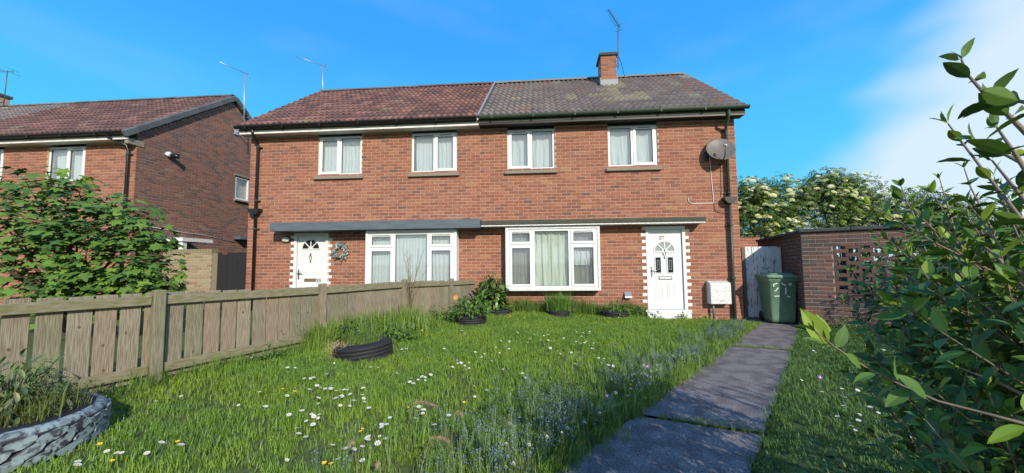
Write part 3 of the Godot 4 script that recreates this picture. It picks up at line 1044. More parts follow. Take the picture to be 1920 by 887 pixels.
	part(h, "canopy", cn.mesh(), mats.grey_upvc)
	# ---------- the next pair to the left
	h = thing("semi_detached_house", "dark brick house end with grey verge and small gable window, behind the big-leaved tree", "house", Vector3(-11.9, 0, -3.0), 0.0, "brick semi-detached houses")
	shell(h, -14.85, -9.0, false, false, -1)
	front_wall(h, -14.85, 5.85, [Rect2(-11.56, 3.49, 1.10, 1.14), Rect2(-13.98, 3.49, 1.10, 1.14)], [], 0, 0.012)
	casement(h, -11.56, -10.46, 3.50, 4.48, 1)
	casement(h, -13.98, -12.88, 3.50, 4.48, 1)
	var gh := [Rect2(3.22, 3.66, 0.62, 0.80)]
	var gb := B.new()
	wall_body(gb, Vector3(-9.0, -0.075, -0.0065), Vector3.FORWARD, Vector3.RIGHT, 5.99, 4.62, gh, 0.22)
	gb.slab(PackedVector2Array([Vector2(0.0, 4.545), Vector2(0.0, 4.74), Vector2(-3.0, 6.86), Vector2(-6.0, 4.74), Vector2(-6.0, 4.545)]), -0.2, -0.006, Vector3(-9.0, 0, 0), Basis(Vector3.BACK, Vector3.UP, Vector3.RIGHT))
	var gw := part(h, "gable_wall", gb.mesh(), mats.mortar_dark)
	var clip := func(y: float) -> Vector2:
		if y < 4.74: return Vector2(0.0, 6.0)
		var s := (y - 4.72) / 0.707
		return Vector2(s, 6.0 - s)
	l_gable(gw, gh, clip)
	# window in the gable, built across the wall
	var win := hold(h, "gable_window")
	var wf := B.new()
	for q in [[3.585, 3.64], [4.33, 4.385]]:
		wf.lohi(Vector3(-9.06, q[0], -3.84), Vector3(-9.01, q[1], -3.22))
	for q in [[-3.275, -3.22], [-3.84, -3.785]]:
		wf.lohi(Vector3(-9.06, 3.641, q[0]), Vector3(-9.011, 4.329, q[1]))
	own(win, "frame", wf.mesh(), mats.white)
	var wp := B.new()
	wp.lohi(Vector3(-9.04, 3.641, -3.784), Vector3(-9.035, 4.329, -3.276))
	own(win, "pane", wp.mesh(), mats.glass)
	var wn := B.new()
	wn.lohi(Vector3(-9.2, 3.6, -3.84), Vector3(-9.19, 4.38, -3.22))
	own(win, "blind", wn.mesh(), mats.frosted)
	var ws := B.new()
	ws.cbox(Vector3(-8.98, 3.55, -3.53), Vector3(0.12, 0.06, 0.72), 0.008)
	ws.cbox(Vector3(-8.99, 4.42, -3.53), Vector3(0.05, 0.06, 0.74), 0.008)
	own(win, "sill", ws.mesh(), mats.stone)
	r = roof_body(h, -14.85, -8.97, true)
	lay_tiles(r, -14.83, -8.99, r55, [5, 5, 2, 5, 0.6, 0.2], null, mats.tile)
	lay_ridge(r, -14.85, -9.0, Color(0.13, 0.10, 0.09), mats.ridge)
	var vx := []
	var vi := []
	var vm := B.new()
	vm.cbox(Vector3(0, 0, 0), Vector3(0.13, 0.17, 0.345), 0.02)
	for side in 2:
		for k in 12:
			var t := (k + 0.5) / 12.0
			var dd := dn if side == 0 else Vector3(0, dn.y, -dn.z)
			var p := Vector3(-8.95, RIDGE.y, RIDGE.x) + dd * (t * 4.12) + Vector3(0, 0.0, 0)
			vx.append(Transform3D(Basis(Vector3.RIGHT, dd.cross(Vector3.RIGHT), dd).rotated(Vector3.RIGHT, -0.03 if side == 0 else 0.03), p))
			vi.append(k % 3)
	pieces(r, "verge_cap", "verge_caps", vm.mesh(), vx, vi, [Color(0.105, 0.115, 0.125), Color(0.09, 0.10, 0.11), Color(0.12, 0.13, 0.14)], mat(Color.WHITE, 0.7, mats.tile.albedo_texture, Vector3.ONE * 2.0))
	var kn := B.new()
	kn.cbox(Vector3(-9.03, 4.50, 0.03), Vector3(0.10, 0.16, 0.42), 0.01)
	part(h, "kneeler", kn.mesh(), mats.stone)
	gutter(h, -14.8, -9.02, mats.black)
	pipe_run(h, -9.15, [Vector3(-9.5, 4.60, 0.30), Vector3(-9.18, 4.42, 0.10), Vector3(-9.15, 4.3, 0.075), Vector3(-9.15, 0.0, 0.075)], mats.black, [4.2, 3.0])
	var po := B.new()
	po.lohi(Vector3(-8.98, 1.97, -1.5), Vector3(-8.14, 2.07, -0.55))
	po.lohi(Vector3(-8.30, 0.0, -0.72), Vector3(-8.18, 1.965, -0.60))
	part(h, "porch", po.mesh(), mats.white_worn)
	var po2 := B.new()
	po2.cbox(Vector3(-8.87, 2.25, -3.62), Vector3(0.24, 0.10, 0.8), 0.008)
	part(h, "side_canopy", po2.mesh(), mats.grey_upvc)
	var wc := B.new(true)
	wc.tube([Vector3(-8.985, 2.36, -0.5), Vector3(-8.985, 2.28, -1.5), Vector3(-8.985, 2.27, -2.0), Vector3(-8.985, 2.10, -3.3)], 0.008, 5)
	part(h, "cable", wc.mesh(), mats.white)
	# ---------- its other half
	h = thing("semi_detached_house", "house with plain grey-brown roof at the far left edge, mostly hidden", "house", Vector3(-17.8, 0, -3.0), 0.0, "brick semi-detached houses")
	shell(h, -20.7, -14.85, false, true, 1)
	var fb := B.new()
	wall_body(fb, Vector3(-20.7, -0.075, 0), Vector3.RIGHT, Vector3.BACK, 5.85, 4.63, [])
	part(h, "wall", fb.mesh(), mats.brick_plain)
	r = roof_body(h, -20.7, -14.86, true)
	lay_tiles(r, -19.3, -14.87, g57, [5, 5, 4, 3, 0.2, 0.2, 0.1], null, mats.tile)
	lay_ridge(r, -19.3, -14.86, Color(0.20, 0.17, 0.13), mats.ridge)
	gutter(h, -20.6, -14.86, mats.black)
	var c2 := B.new()
	wall_body(c2, Vector3(-18.60, 6.3, -2.72), Vector3.RIGHT, Vector3.BACK, 0.62, 1.22, [], 0.5)
	ch = part(h, "chimney", c2.mesh(), mats.mortar_dark)
	a = lay_bricks(Vector3(-18.60, 6.3, -2.72), Vector3.RIGHT, Vector3.BACK, 0.62, 1.22, [], BROWN_W)
	pieces(ch, "brick", "bricks", get_brick(), a[0], a[1], BROWN, mats.brick)
	var cp2 := B.new()
	cp2.cbox(Vector3(-18.29, 7.54, -2.97), Vector3(0.72, 0.10, 0.62), 0.01)
	own(ch, "cap", cp2.mesh(), mats.coping)

	# curtains behind the panes: things of their own
	curtain("net_curtain", "white net curtain in upper window nearest the black hopper and downpipe", -4.0, -3.02, 3.5, 4.46, -0.17, mats.net, 11.0, 0.014, 0.0, 1)
	curtain("net_curtain", "white net curtain in upper window above the white net-curtained ground floor bay", -1.62, -0.64, 3.5, 4.46, -0.17, mats.net, 12.0, 0.014, 0.0, 2)
	curtain("net_curtain", "pale curtain in upper window just right of the roof join", 0.70, 1.72, 3.5, 4.46, -0.19, mats.net, 5.0, 0.02, 0.0, 3)
	curtain("net_curtain", "bright white curtain in upper window beside the satellite dish", 3.06, 4.08, 3.5, 4.46, -0.16, mats.net, 3.5, 0.016, 0.0, 4)
	curtain("net_curtain", "blue-lit net curtain in the upper window of the far left house", -11.5, -10.5, 3.5, 4.46, -0.17, mats.net, 12.0, 0.014, 0.0, 5)
	curtain("net_curtain", "white net curtain hanging in gathers across the left bay window", -2.60, -0.62, 0.72, 2.04, 0.09, mats.net, 24.0, 0.02, 0.0, 6)
	curtain("curtain", "pale green drawn curtain in the middle of the bay beside door 57", 1.20, 2.10, 0.74, 2.05, 0.10, mats.green_cloth, 4.5, 0.03, -0.12, 7)
	curtain("lace_curtain", "patterned lace curtain in the left light of the bay beside door 57", 0.70, 1.12, 0.74, 2.05, 0.08, mats.lace, 5.0, 0.014, 0.0, 8)
	curtain("lace_curtain", "grey lace curtain low in the right light of the bay beside door 57", 2.18, 2.62, 0.74, 2.05, 0.07, mats.lace, 4.0, 0.02, 0.2, 9)
	curtain("cloth", "white cloth draped high in the right light of the bay beside door 57", 2.14, 2.52, 1.24, 1.66, 0.11, mats.net, 2.5, 0.02, -0.1, 10)

func l_gable(gw: Node3D, gh: Array, clip: Callable) -> void:
	var l := lay_bricks(Vector3(-9.0, -0.075, 0.0), Vector3.FORWARD, Vector3.RIGHT, 6.0, 7.05, [Rect2(gh[0].position, gh[0].size)], BROWN_W, func(y): return clip.call(y - 0.075), 1)
	pieces(gw, "brick", "bricks", get_brick(), l[0], l[1], BROWN, mats.brick, 300)

func hopper(b: B, c: Vector3, w: float, h: float) -> void:
	var p := PackedVector2Array([Vector2(-w * 0.5, h * 0.5), Vector2(w * 0.5, h * 0.5), Vector2(w * 0.48, 0.0), Vector2(w * 0.22, -h * 0.5), Vector2(-w * 0.22, -h * 0.5), Vector2(-w * 0.48, 0.0)])
	b.slab(p, -0.085, 0.075, c)

# ---------------------------------------------------------------- garden walls, gates, outhouse
func build_garden_walls() -> void:
	# pierced brick wall right of the bin
	var C := Vector3(6.46, -0.03, 1.06)
	var D := Vector3(0.885, 0, 0.466).normalized()
	var N := Vector3(-D.z, 0, D.x)
	var w := thing("garden_wall", "dark brick garden wall with pierced honeycomb panel and concrete coping, behind green bin", "wall", C)
	var panel := Rect2(0.47, 0.48, 1.35, 1.125)
	var b := B.new()
	wall_body(b, C, D, N, 4.6, 1.85, [panel], 0.20)
	var back := Vector3(0.284, 0, -0.959).normalized()
	var NB := Vector3(back.z, 0, -back.x)
	wall_body(b, C + N * -0.206 + back * 0.0, back, NB, 3.6, 1.85, [], 0.18)
	var body := part(w, "mortar", b.mesh(), mats.mortar_dark)
	var l := lay_bricks(C, D, N, 4.6, 1.875, [panel], BROWN_W)
	var r := lay_bricks(C + N * -0.0, back, NB, 3.6, 1.875, [], BROWN_W, null, 1)
	# bricks of the pierced panel: every second half brick left out
	var xf := []
	var idx := []
	for c in 15:
		var y := panel.position.y + 0.0375 + c * 0.075
		var x := panel.position.x + (0.0 if c % 2 else -0.17)
		while x < panel.end.x:
			var x0 := maxf(x + 0.005, panel.position.x)
			var x1 := minf(x + 0.222, panel.end.x)
			if x1 - x0 > 0.03:
				xf.append(Transform3D(Basis(D * (x1 - x0), Vector3.UP * 0.072, N * 0.11), C + D * ((x0 + x1) * 0.5) + Vector3.UP * y + N * -0.004))
				idx.append(pick(BROWN_W))
			x += 0.34
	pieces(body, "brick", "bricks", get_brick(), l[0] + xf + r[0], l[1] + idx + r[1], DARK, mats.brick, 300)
	var cp := B.new()
	for k in 6:
		cp.cbox(C + D * (-0.04 + 0.77 * (k + 0.5)) + N * -0.10 + Vector3.UP * (1.897 + 0.003 * (k % 2)), Vector3(0.765, 0.07, 0.30), 0.012, Basis(D, Vector3.UP, N))
	for k in 4:
		cp.cbox(C + back * (0.16 + 0.85 * (k + 0.5)) + NB * -0.08 + Vector3.UP * (1.885 + 0.003 * (k % 2)), Vector3(0.845, 0.06, 0.28), 0.012, Basis(back, Vector3.UP, NB))
	part(w, "coping", cp.mesh(), mats.coping)

	# low pale wall by the left neighbour
	w = thing("garden_wall", "low mossy pale brick wall between big-leaved tree and black gate", "wall", Vector3(-7.7, 0, -0.3))
	b = B.new()
	wall_body(b, Vector3(-8.42, 0, -0.3), Vector3.RIGHT, Vector3.BACK, 1.36, 1.63, [], 0.2)
	body = part(w, "mortar", b.mesh(), mats.mortar_pale)
	l = lay_bricks(Vector3(-8.42, 0, -0.3), Vector3.RIGHT, Vector3.BACK, 1.36, 1.65, [], [5, 5, 3, 2, 1.5])
	pieces(body, "brick", "bricks", get_brick(), l[0], l[1], PALE, mats.brick)
	for k in 18:
		var t := own(body, "top_brick", get_brick(), mats.top_brick if mats.has("top_brick") else top_brick())
		t.transform = Transform3D(Basis(Vector3.RIGHT * 0.066, Vector3.UP * 0.105, Vector3.BACK * 0.21), Vector3(-8.42 + 0.0375 + k * 0.0755, 1.69, -0.297))

	# black gate
	var g := thing("garden_gate", "black weathered timber gate beside the left downpipe", "gate", Vector3(-6.5, 0, -0.5))
	var pm := B.new()
	pm.cbox(Vector3(0, 0, 0), Vector3(0.142, 1.0, 0.02), 0.004)
	var plank := pm.mesh()
	for k in 8:
		var p := own(g, "plank", plank, mats.gate_black)
		p.transform = Transform3D(Basis(Vector3.RIGHT, Vector3.UP * (1.62 - (0.10 if k == 1 else 0.0) + rng.randf_range(-0.015, 0.015)), Vector3.BACK), Vector3(-0.52 + k * 0.150, 0.84, rng.randf_range(-0.004, 0.004)))
	var rl := B.new()
	for y in [0.4, 1.35]:
		rl.cbox(Vector3(0.0, y, -0.03), Vector3(1.18, 0.09, 0.035), 0.004)
	own(g, "rail", rl.mesh(), mats.gate_black)

	# flaking white gate beside the house corner
	g = thing("garden_gate", "flaking white plank gate between house corner and green bin", "gate", Vector3(6.4, 0, -0.2))
	var ps := B.new()
	ps.cbox(Vector3(-0.42, 0.80, 0.01), Vector3(0.075, 1.62, 0.075), 0.006)
	own(g, "post", ps.mesh(), mats.post_wood)
	var wm := B.new()
	wm.cbox(Vector3(0, 0, 0), Vector3(0.136, 1.58, 0.022), 0.005)
	var wpl := wm.mesh()
	for k in 5:
		var m: StandardMaterial3D = mats.gate_paint.duplicate()
		m.uv1_offset = Vector3(0.37 * k, 0.21 * k, 0.13 * k)
		var p := own(g, "plank", wpl, m)
		p.position = Vector3(-0.30 + k * 0.146, 0.83, -0.012 * (1 if k == 4 else 0) + rng.randf_range(-0.002, 0.002))
	rl = B.new()
	for y in [0.35, 1.3]:
		rl.cbox(Vector3(0.0, y, -0.032), Vector3(0.74, 0.10, 0.035), 0.004)
	rl.cbox(Vector3(0.38, 0.82, -0.02), Vector3(0.05, 1.56, 0.06), 0.004)
	own(g, "rail", rl.mesh(), mats.gate_paint)
	var latch := B.new(true)
	latch.tube([Vector3(-0.02, 1.16, 0.014), Vector3(0.03, 1.13, 0.02), Vector3(0.08, 1.12, 0.02), Vector3(0.14, 1.16, 0.014)], 0.007, 6)
	own(g, "latch", latch.mesh(), mats.steel_dark)

	# outhouse behind the white gate
	var o := thing("outhouse", "small red brick outhouse with corrugated roof behind the white gate", "outhouse", Vector3(7.4, 0, -3.5))
	b = B.new()
	wall_body(b, Vector3(6.4, 0, -3.0), Vector3.RIGHT, Vector3.BACK, 1.47, 2.03, [], 1.8)
	body = part(o, "wall", b.mesh(), mats.mortar)
	l = lay_bricks(Vector3(6.4, 0, -3.0), Vector3.RIGHT, Vector3.BACK, 1.47, 2.03, [], [5, 5, 2, 4, 0.5, 0.5, 0.2, 3])
	pieces(body, "brick", "bricks", get_brick(), l[0], l[1], RED, mats.brick)
	var cr := B.new(true)
	for k in 120:
		var xa := 6.3 + k * 0.0138
		var xb := xa + 0.0138
		var ya := 2.085 + 0.018 * sin(xa * TAU / 0.076)
		var yb := 2.085 + 0.018 * sin(xb * TAU / 0.076)
		cr.quad(Vector3(xa, ya + 0.12, -4.9), Vector3(xb, yb + 0.12, -4.9), Vector3(xb, yb, -2.86), Vector3(xa, ya, -2.86))
	part(o, "corrugated_roof", cr.mesh(), mats.coping)

func top_brick() -> Material:
	mats.top_brick = mat(Color(0.27, 0.24, 0.13), 0.95, mats.brick.albedo_texture, Vector3.ONE * 3.0)
	return mats.top_brick

# ---------------------------------------------------------------- fence
func fence_top(z: float) -> float:
	return 0.945 + 0.06 * smoothstep(0.0, 2.6, z) + 0.045 * smoothstep(3.0, 7.0, z)

func build_fence() -> void:
	var U := Vector3(-0.4, 0, 1.0).normalized()
	var N := Vector3(1.0, 0, 0.4).normalized()
	var f := thing("garden_fence", "weathered timber plank fence running from the street to the party wall", "fence", Vector3(-1.6, 0.15, 3.8))
	var grain := noise_tex(40, 0.02, Color(0.55, 0.5, 0.42), grey(1.1), 512, 6)
	var woods := []
	var tones := [Color(0.30, 0.275, 0.21), Color(0.275, 0.245, 0.185), Color(0.255, 0.24, 0.185), Color(0.33, 0.295, 0.225), Color(0.245, 0.24, 0.165), Color(0.31, 0.26, 0.195)]
	for k in 6:
		var m := mat(tones[k], 0.9, grain, Vector3(11.0, 0.42, 11.0))
		m.uv1_offset = Vector3(0.31 * k, 0.47 * k, 0.17 * k)
		woods.append(m)
	var mossy := mat(Color(0.245, 0.225, 0.175), 0.95, noise_tex(41, 0.03, Color(0.62, 0.66, 0.38), Color(1.1, 1.03, 0.98), 256, 5), Vector3(1.0, 4.0, 1.0))
	var knotm := mat(Color(0.12, 0.085, 0.05), 0.9)
	var p0 := Vector3(fence_x(0.0), 0, 0.0)
	var s := 0.10
	var bs := Basis(U, Vector3.UP, -N)
	var n := 0
	while s < 7.75:
		var wd := rng.randf_range(0.138, 0.150)
		var c := p0 + U * s
		var top := fence_top(c.z) + rng.randf_range(-0.012, 0.010) - 0.02 * (1.0 - smoothstep(4.0, 5.5, c.z))
		var bot := ground_y(c.x, c.z) + 0.03
		var b := B.new()
		b.cbox(Vector3.ZERO, Vector3(wd, top - bot, 0.019), 0.003)
		var pl := own(f, "plank", b.mesh(), woods[rng.randi() % 6])
		pl.transform = Transform3D(bs.rotated(N, rng.randf_range(-0.008, 0.008)), c + Vector3.UP * (top + bot) * 0.5 - N * 0.034 - f.position + N * rng.randf_range(-0.002, 0.002))
		if c.z > 3.2 and rng.randf() < 0.75:
			for q in 1 + rng.randi() % 2:
				var kb := B.new(true)
				kb.lathe([Vector2(0.0005, 0.0015), Vector2(0.007, 0.001), Vector2(0.012, 0.0)], 10)
				var ko := own(pl, "knot", kb.mesh(), knotm)
				ko.transform = Transform3D(Basis(Vector3.RIGHT, Vector3(0, 0, -1), Vector3.UP).scaled_local(Vector3(0.8, 1, 1.3)), Vector3(rng.randf_range(-0.05, 0.05), rng.randf_range(-0.3, 0.36) * (top - bot), -0.0096))
		s += wd + (rng.randf_range(0.016, 0.028) if s > 4.6 else rng.randf_range(0.002, 0.010))
		n += 1
	var posts := [0.96, 2.27, 3.79, 5.46, 7.2]
	for z in posts:
		var c := Vector3(fence_x(z), 0, z)
		var b := B.new()
		var top := fence_top(z) + 0.022
		b.cbox(Vector3(c.x, (top + 0.0) * 0.5, c.z) + N * 0.016, Vector3(0.095, top, 0.072), 0.006, bs)
		part(f, "post", b.mesh(), woods[(int(z * 3)) % 6])
	var ends := [0.02] + posts
	for k in posts.size():
		var za: float = ends[k] + 0.048
		var zb: float = ends[k + 1] - 0.048
		for low in 2:
			var ya := fence_top(za) - 0.075
			var yb := fence_top(zb) - 0.075
			if low:
				ya = ground_y(fence_x(za), za) + 0.13
				yb = ground_y(fence_x(zb), zb) + 0.13
			var a := Vector3(fence_x(za), ya, za)
			var c := Vector3(fence_x(zb), yb, zb)
			var t := (c - a).normalized()
			var b := B.new()
			b.cbox((a + c) * 0.5, Vector3((c - a).length(), 0.088, 0.038), 0.005, Basis(t, N.cross(t) * -1.0 if N.cross(t).y < 0 else N.cross(t), N))
			part(f, "rail", b.mesh(), mossy)

# ---------------------------------------------------------------- things fixed to houses, bin
func aerial(label: String, foot: Vector3, top: Vector3, tip: Vector3, count: int, span: float, dark: bool, bracket := Vector3.ZERO) -> void:
	var a := thing("television_aerial", label, "aerial", foot, 0.0, "television aerials")
	var m: Material = mats.steel_dark if dark else mats.alu
	var b := B.new(true)
	b.tube([foot, top], 0.014, 7)
	part(a, "mast", b.mesh(), m)
	var d := (tip - top).normalized()
	var back := top - d * 0.16
	b = B.new(true)
	b.tube([back, tip], 0.010, 6)
	part(a, "boom", b.mesh(), m)
	var x := d.cross(Vector3.UP).normalized()
	var len := (tip - back).length()
	for k in count:
		var p := back + d * (len * (0.22 + 0.78 * k / maxf(1.0, count - 1)))
		var e := B.new(true)
		var hs := span * (1.0 - 0.35 * k / count) * 0.5
		e.tube([p - x * hs, p + x * hs], 0.004, 5)
		part(a, "element", e.mesh(), m)
	for s in [-1.0, 1.0]:
		var e := B.new(true)
		e.tube([back + Vector3.UP * (0.07 * s) - x * span * 0.75 + d * 0.03 * s, back + Vector3.UP * (0.07 * s) + x * span * 0.75 + d * 0.03 * s], 0.005, 5)
		e.tube([back, back + Vector3.UP * 0.08 * s], 0.005, 5)
		part(a, "reflector", e.mesh(), m)
	if bracket != Vector3.ZERO:
		b = B.new()
		var mid := foot.lerp(top, 0.12)
		b.bar(mid, mid + bracket, 0.025, 0.025)
		b.cbox(mid + bracket, Vector3(0.03, 0.22, 0.16), 0.004)
		part(a, "bracket", b.mesh(), m)

func rounded_ring(w: float, d: float, y: float, r: float, cz := 0.0) -> Array:
	var o := []
	for q in 4:
		var cx := (w * 0.5 - r) * (1.0 if q == 0 or q == 3 else -1.0)
		var cd := (d * 0.5 - r) * (1.0 if q < 2 else -1.0)
		for k in 5:
			var a := PI * 0.5 * (q + k / 4.0)
			o.append(Vector3(cx + cos(a) * r, y, cz + cd + sin(a) * r))
	return o

func loft(b: B, rings: Array, close := true) -> void:
	for i in rings.size() - 1:
		var n: int = rings[i].size()
		for k in n:
			var l := (k + 1) % n
			b.quad(rings[i][k], rings[i][l], rings[i + 1][l], rings[i + 1][k])
	if close:
		for k in range(1, rings[0].size() - 1):
			b.tri(rings[0][0], rings[0][k + 1], rings[0][k])
			b.tri(rings[-1][0], rings[-1][k], rings[-1][k + 1])

func build_fittings() -> void:
	# wheelie bin, number brushed on the front
	var bin := thing("wheelie_bin", "green wheelie bin with white brushed 57 standing before the dark wall", "bin", Vector3(6.36, 0.012, 0.36), -0.16)
	var b := B.new(true)
	loft(b, [rounded_ring(0.43, 0.46, 0.03, 0.04, 0.02), rounded_ring(0.45, 0.49, 0.10, 0.04, 0.015), rounded_ring(0.53, 0.62, 0.86, 0.045), rounded_ring(0.57, 0.66, 0.875, 0.045), rounded_ring(0.57, 0.66, 0.93, 0.045)])
	own(bin, "body", b.mesh(), mats.bin)
	b = B.new(true)
	loft(b, [rounded_ring(0.61, 0.72, 0.925, 0.05), rounded_ring(0.61, 0.72, 0.975, 0.05), rounded_ring(0.585, 0.69, 0.995, 0.05), rounded_ring(0.44, 0.56, 0.998, 0.05), rounded_ring(0.42, 0.54, 1.025, 0.05)])
	own(bin, "lid", b.mesh(), mats.bin)
	b = B.new(true)
	b.tube([Vector3(-0.24, 0.93, -0.36), Vector3(0.24, 0.93, -0.36)], 0.016, 8)
	own(bin, "handle", b.mesh(), mats.bin)
	for s in [-1.0, 1.0]:
		b = B.new(true)
		b.tube([Vector3(0.19 * s, 0.10, -0.24), Vector3(0.25 * s, 0.10, -0.24)], 0.10, 16)
		own(bin, "wheel", b.mesh(), mats.rubber)
	# brush strokes follow the sloping front
	var fz := func(y: float) -> float: return lerpf(0.26, 0.311, (y - 0.10) / 0.76) + 0.0015
	var strokes := [[-0.17, 0.80, -0.10, 0.825, 0.02], [-0.175, 0.80, -0.165, 0.755, 0.02], [-0.125, 0.69, -0.085, 0.735, 0.022], [-0.16, 0.675, -0.12, 0.665, 0.018], [-0.16, 0.56, -0.07, 0.565, 0.018],
		[-0.04, 0.825, 0.05, 0.785, 0.024], [0.10, 0.815, 0.13, 0.78, 0.022], [0.13, 0.835, 0.145, 0.79, 0.016], [0.045, 0.735, 0.045, 0.60, 0.024], [0.06, 0.565, 0.13, 0.545, 0.022]]
	var sm := mat(Color(0.62, 0.70, 0.66), 0.8)
	for t in strokes:
		var sb := B.new()
		var p := Vector3(t[0], t[1], fz.call(t[1]))
		var q := Vector3(t[2], t[3], fz.call(t[3]))
		sb.bar(p, q, t[4], 0.003, Vector3(0, -0.07, 1).normalized().cross((q - p).normalized()).cross((q - p).normalized()) * -1.0)
		own(bin, "brush_mark", sb.mesh(), sm)

	# satellite dish
	var c := Vector3(5.44, 3.79, 0.20)
	var dish := thing("satellite_dish", "brown oval satellite dish on the wall in front of the downpipe", "satellite dish", Vector3(5.20, 3.72, 0.02))
	var nrm := Vector3(-0.10, 0.42, 0.9).normalized()
	var dx := Vector3.UP.cross(nrm).normalized()
	var dy := nrm.cross(dx)
	b = B.new(true)
	var prof := []
	for k in 9:
		var r := k / 8.0
		prof.append(Vector2(r * 0.30, r * r * 0.055))
	b.lathe(prof, 36, c - nrm * 0.05, Basis(dx, nrm, -dy))
	b.lathe([Vector2(0.30, 0.055), Vector2(0.306, 0.052), Vector2(0.302, 0.045)], 36, c - nrm * 0.05, Basis(dx, nrm, -dy))
	part(dish, "reflector", b.mesh(), mats.dish)
	b = B.new(true)
	b.tube([c - dy * 0.30 - nrm * 0.0, c - dy * 0.29 + nrm * 0.12, c - dy * 0.12 + nrm * 0.27], 0.012, 6)
	part(dish, "arm", b.mesh(), mats.steel_dark)
	b = B.new(true)
	b.tube([c - dy * 0.15 + nrm * 0.29, c - dy * 0.08 + nrm * 0.20], [0.022, 0.032], 10)
	part(dish, "receiver", b.mesh(), mats.fascia)
	b = B.new()
	b.cbox(Vector3(5.19, 3.68, 0.012), Vector3(0.10, 0.20, 0.02), 0.004)
	b.bar(Vector3(5.19, 3.68, 0.02), Vector3(5.19, 3.67, 0.10), 0.035, 0.035)
	b.bar(Vector3(5.19, 3.67, 0.10), c - nrm * 0.07, 0.035, 0.035)
	part(dish, "bracket", b.mesh(), mats.steel_dark)

	var cb := thing("cable", "white cable looping down the wall from the satellite dish", "cable", Vector3(5.27, 2.6, 0.01), 0.0, "wall cables")
	b = B.new(true)
	b.tube([Vector3(5.24, 3.66, 0.06), Vector3(5.27, 3.60, 0.014), Vector3(5.29, 3.1, 0.012), Vector3(5.315, 2.66, 0.012), Vector3(5.29, 2.605, 0.012), Vector3(4.84, 2.60, 0.012), Vector3(4.77, 2.65, 0.012), Vector3(4.76, 2.74, 0.012)], 0.007, 6)
	part(cb, "wire", b.mesh(), mats.white)
	cb = thing("cable", "thin dark cable curving down the wall towards the downpipe", "cable", Vector3(5.49, 2.3, 0.01), 0.0, "wall cables")
	b = B.new(true)
	b.tube([Vector3(5.50, 3.55, 0.012), Vector3(5.495, 2.9, 0.012), Vector3(5.47, 2.75, 0.012)], 0.005, 5)
	b.tube([Vector3(5.32, 2.60, 0.012), Vector3(5.325, 2.48, 0.012), Vector3(5.36, 2.40, 0.012), Vector3(5.58, 2.37, 0.012)], 0.005, 5)
	part(cb, "wire", b.mesh(), mats.black)
	cb = thing("cable", "dark cable hanging from chimney to the ridge", "cable", Vector3(4.1, 7.05, -2.9), 0.0, "wall cables")
	b = B.new(true)
	b.tube([Vector3(3.74, 7.28, -2.1), Vector3(3.85, 7.22, -2.3), Vector3(4.0, 7.08, -2.7), Vector3(4.12, 7.1, -3.0)], 0.008, 5)
	part(cb, "wire", b.mesh(), mats.black)

	# meter box
	var mb := thing("meter_box", "chipped white gas meter box on the wall between door 57 and downpipe", "meter box", Vector3(5.29, 0.0, 0.0))
	b = B.new()
	b.slab(PackedVector2Array([Vector2(0.004, 0.37), Vector2(0.20, 0.37), Vector2(0.20, 0.80), Vector2(0.185, 0.825), Vector2(0.004, 0.865)]), 5.075, 5.505, Vector3.ZERO, Basis(Vector3.BACK, Vector3.UP, Vector3.RIGHT))
	part(mb, "case", b.mesh(), mats.white_worn)
	b = B.new()
	b.cbox(Vector3(5.29, 0.725, 0.203), Vector3(0.425, 0.14, 0.012), 0.004)
	b.cbox(Vector3(5.29, 0.55, 0.203), Vector3(0.425, 0.195, 0.012), 0.004)
	b.cbox(Vector3(5.29, 0.41, 0.203), Vector3(0.425, 0.07, 0.012), 0.004)
	part(mb, "door", b.mesh(), mats.white_worn)
	b = B.new()
	b.cbox(Vector3(5.29, 0.437, 0.212), Vector3(0.075, 0.008, 0.008), 0.002)
	part(mb, "latch", b.mesh(), mats.seal)
	b = B.new(true)
	b.tube([Vector3(5.16, 0.37, 0.10), Vector3(5.17, 0.0, 0.10)], 0.025, 8)
	part(mb, "pipe", b.mesh(), mats.grey_upvc)

	var vh := thing("vent_hood", "small grey vent hood low on the wall left of door 57", "vent", Vector3(3.35, 0.55, 0.0))
	b = B.new()
	b.slab(PackedVector2Array([Vector2(0.003, 0.48), Vector2(0.11, 0.50), Vector2(0.105, 0.53), Vector2(0.02, 0.63), Vector2(0.003, 0.63)]), 3.275, 3.425, Vector3.ZERO, Basis(Vector3.BACK, Vector3.UP, Vector3.RIGHT))
	part(vh, "hood", b.mesh(), mats.alu)

	var wl := thing("wall_light", "oval white bulkhead light in black surround beside door 55", "light", Vector3(-4.82, 1.93, 0.0))
	b = B.new(true)
	b.lathe([Vector2(0.0, 0.03), Vector2(0.115, 0.03), Vector2(0.125, 0.015), Vector2(0.125, 0.003)], 24, Vector3(-4.82, 1.93, 0), Basis(Vector3.RIGHT, Vector3.BACK, Vector3.DOWN * 0.7))
	part(wl, "surround", b.mesh(), mats.black)
	b = B.new(true)
	b.lathe([Vector2(0.0, 0.085), Vector2(0.05, 0.08), Vector2(0.085, 0.06), Vector2(0.10, 0.03)], 24, Vector3(-4.825, 1.925, 0), Basis(Vector3.RIGHT, Vector3.BACK, Vector3.DOWN * 0.66))
	part(wl, "diffuser", b.mesh(), mat(Color(0.68, 0.70, 0.58), 0.3))

	var sl := thing("security_light", "round white security light under the eaves of the far left gable", "light", Vector3(-9.0, 4.4, -0.83))
	b = B.new(true)
	b.tube([Vector3(-8.99, 4.43, -0.80), Vector3(-8.90, 4.43, -0.80)], [0.075, 0.07], 14)
	part(sl, "base", b.mesh(), mats.white)
	b = B.new(true)
	b.tube([Vector3(-8.92, 4.41, -0.87), Vector3(-8.78, 4.40, -0.93)], [0.06, 0.075], 14)
	part(sl, "lamp_head", b.mesh(), mats.black)

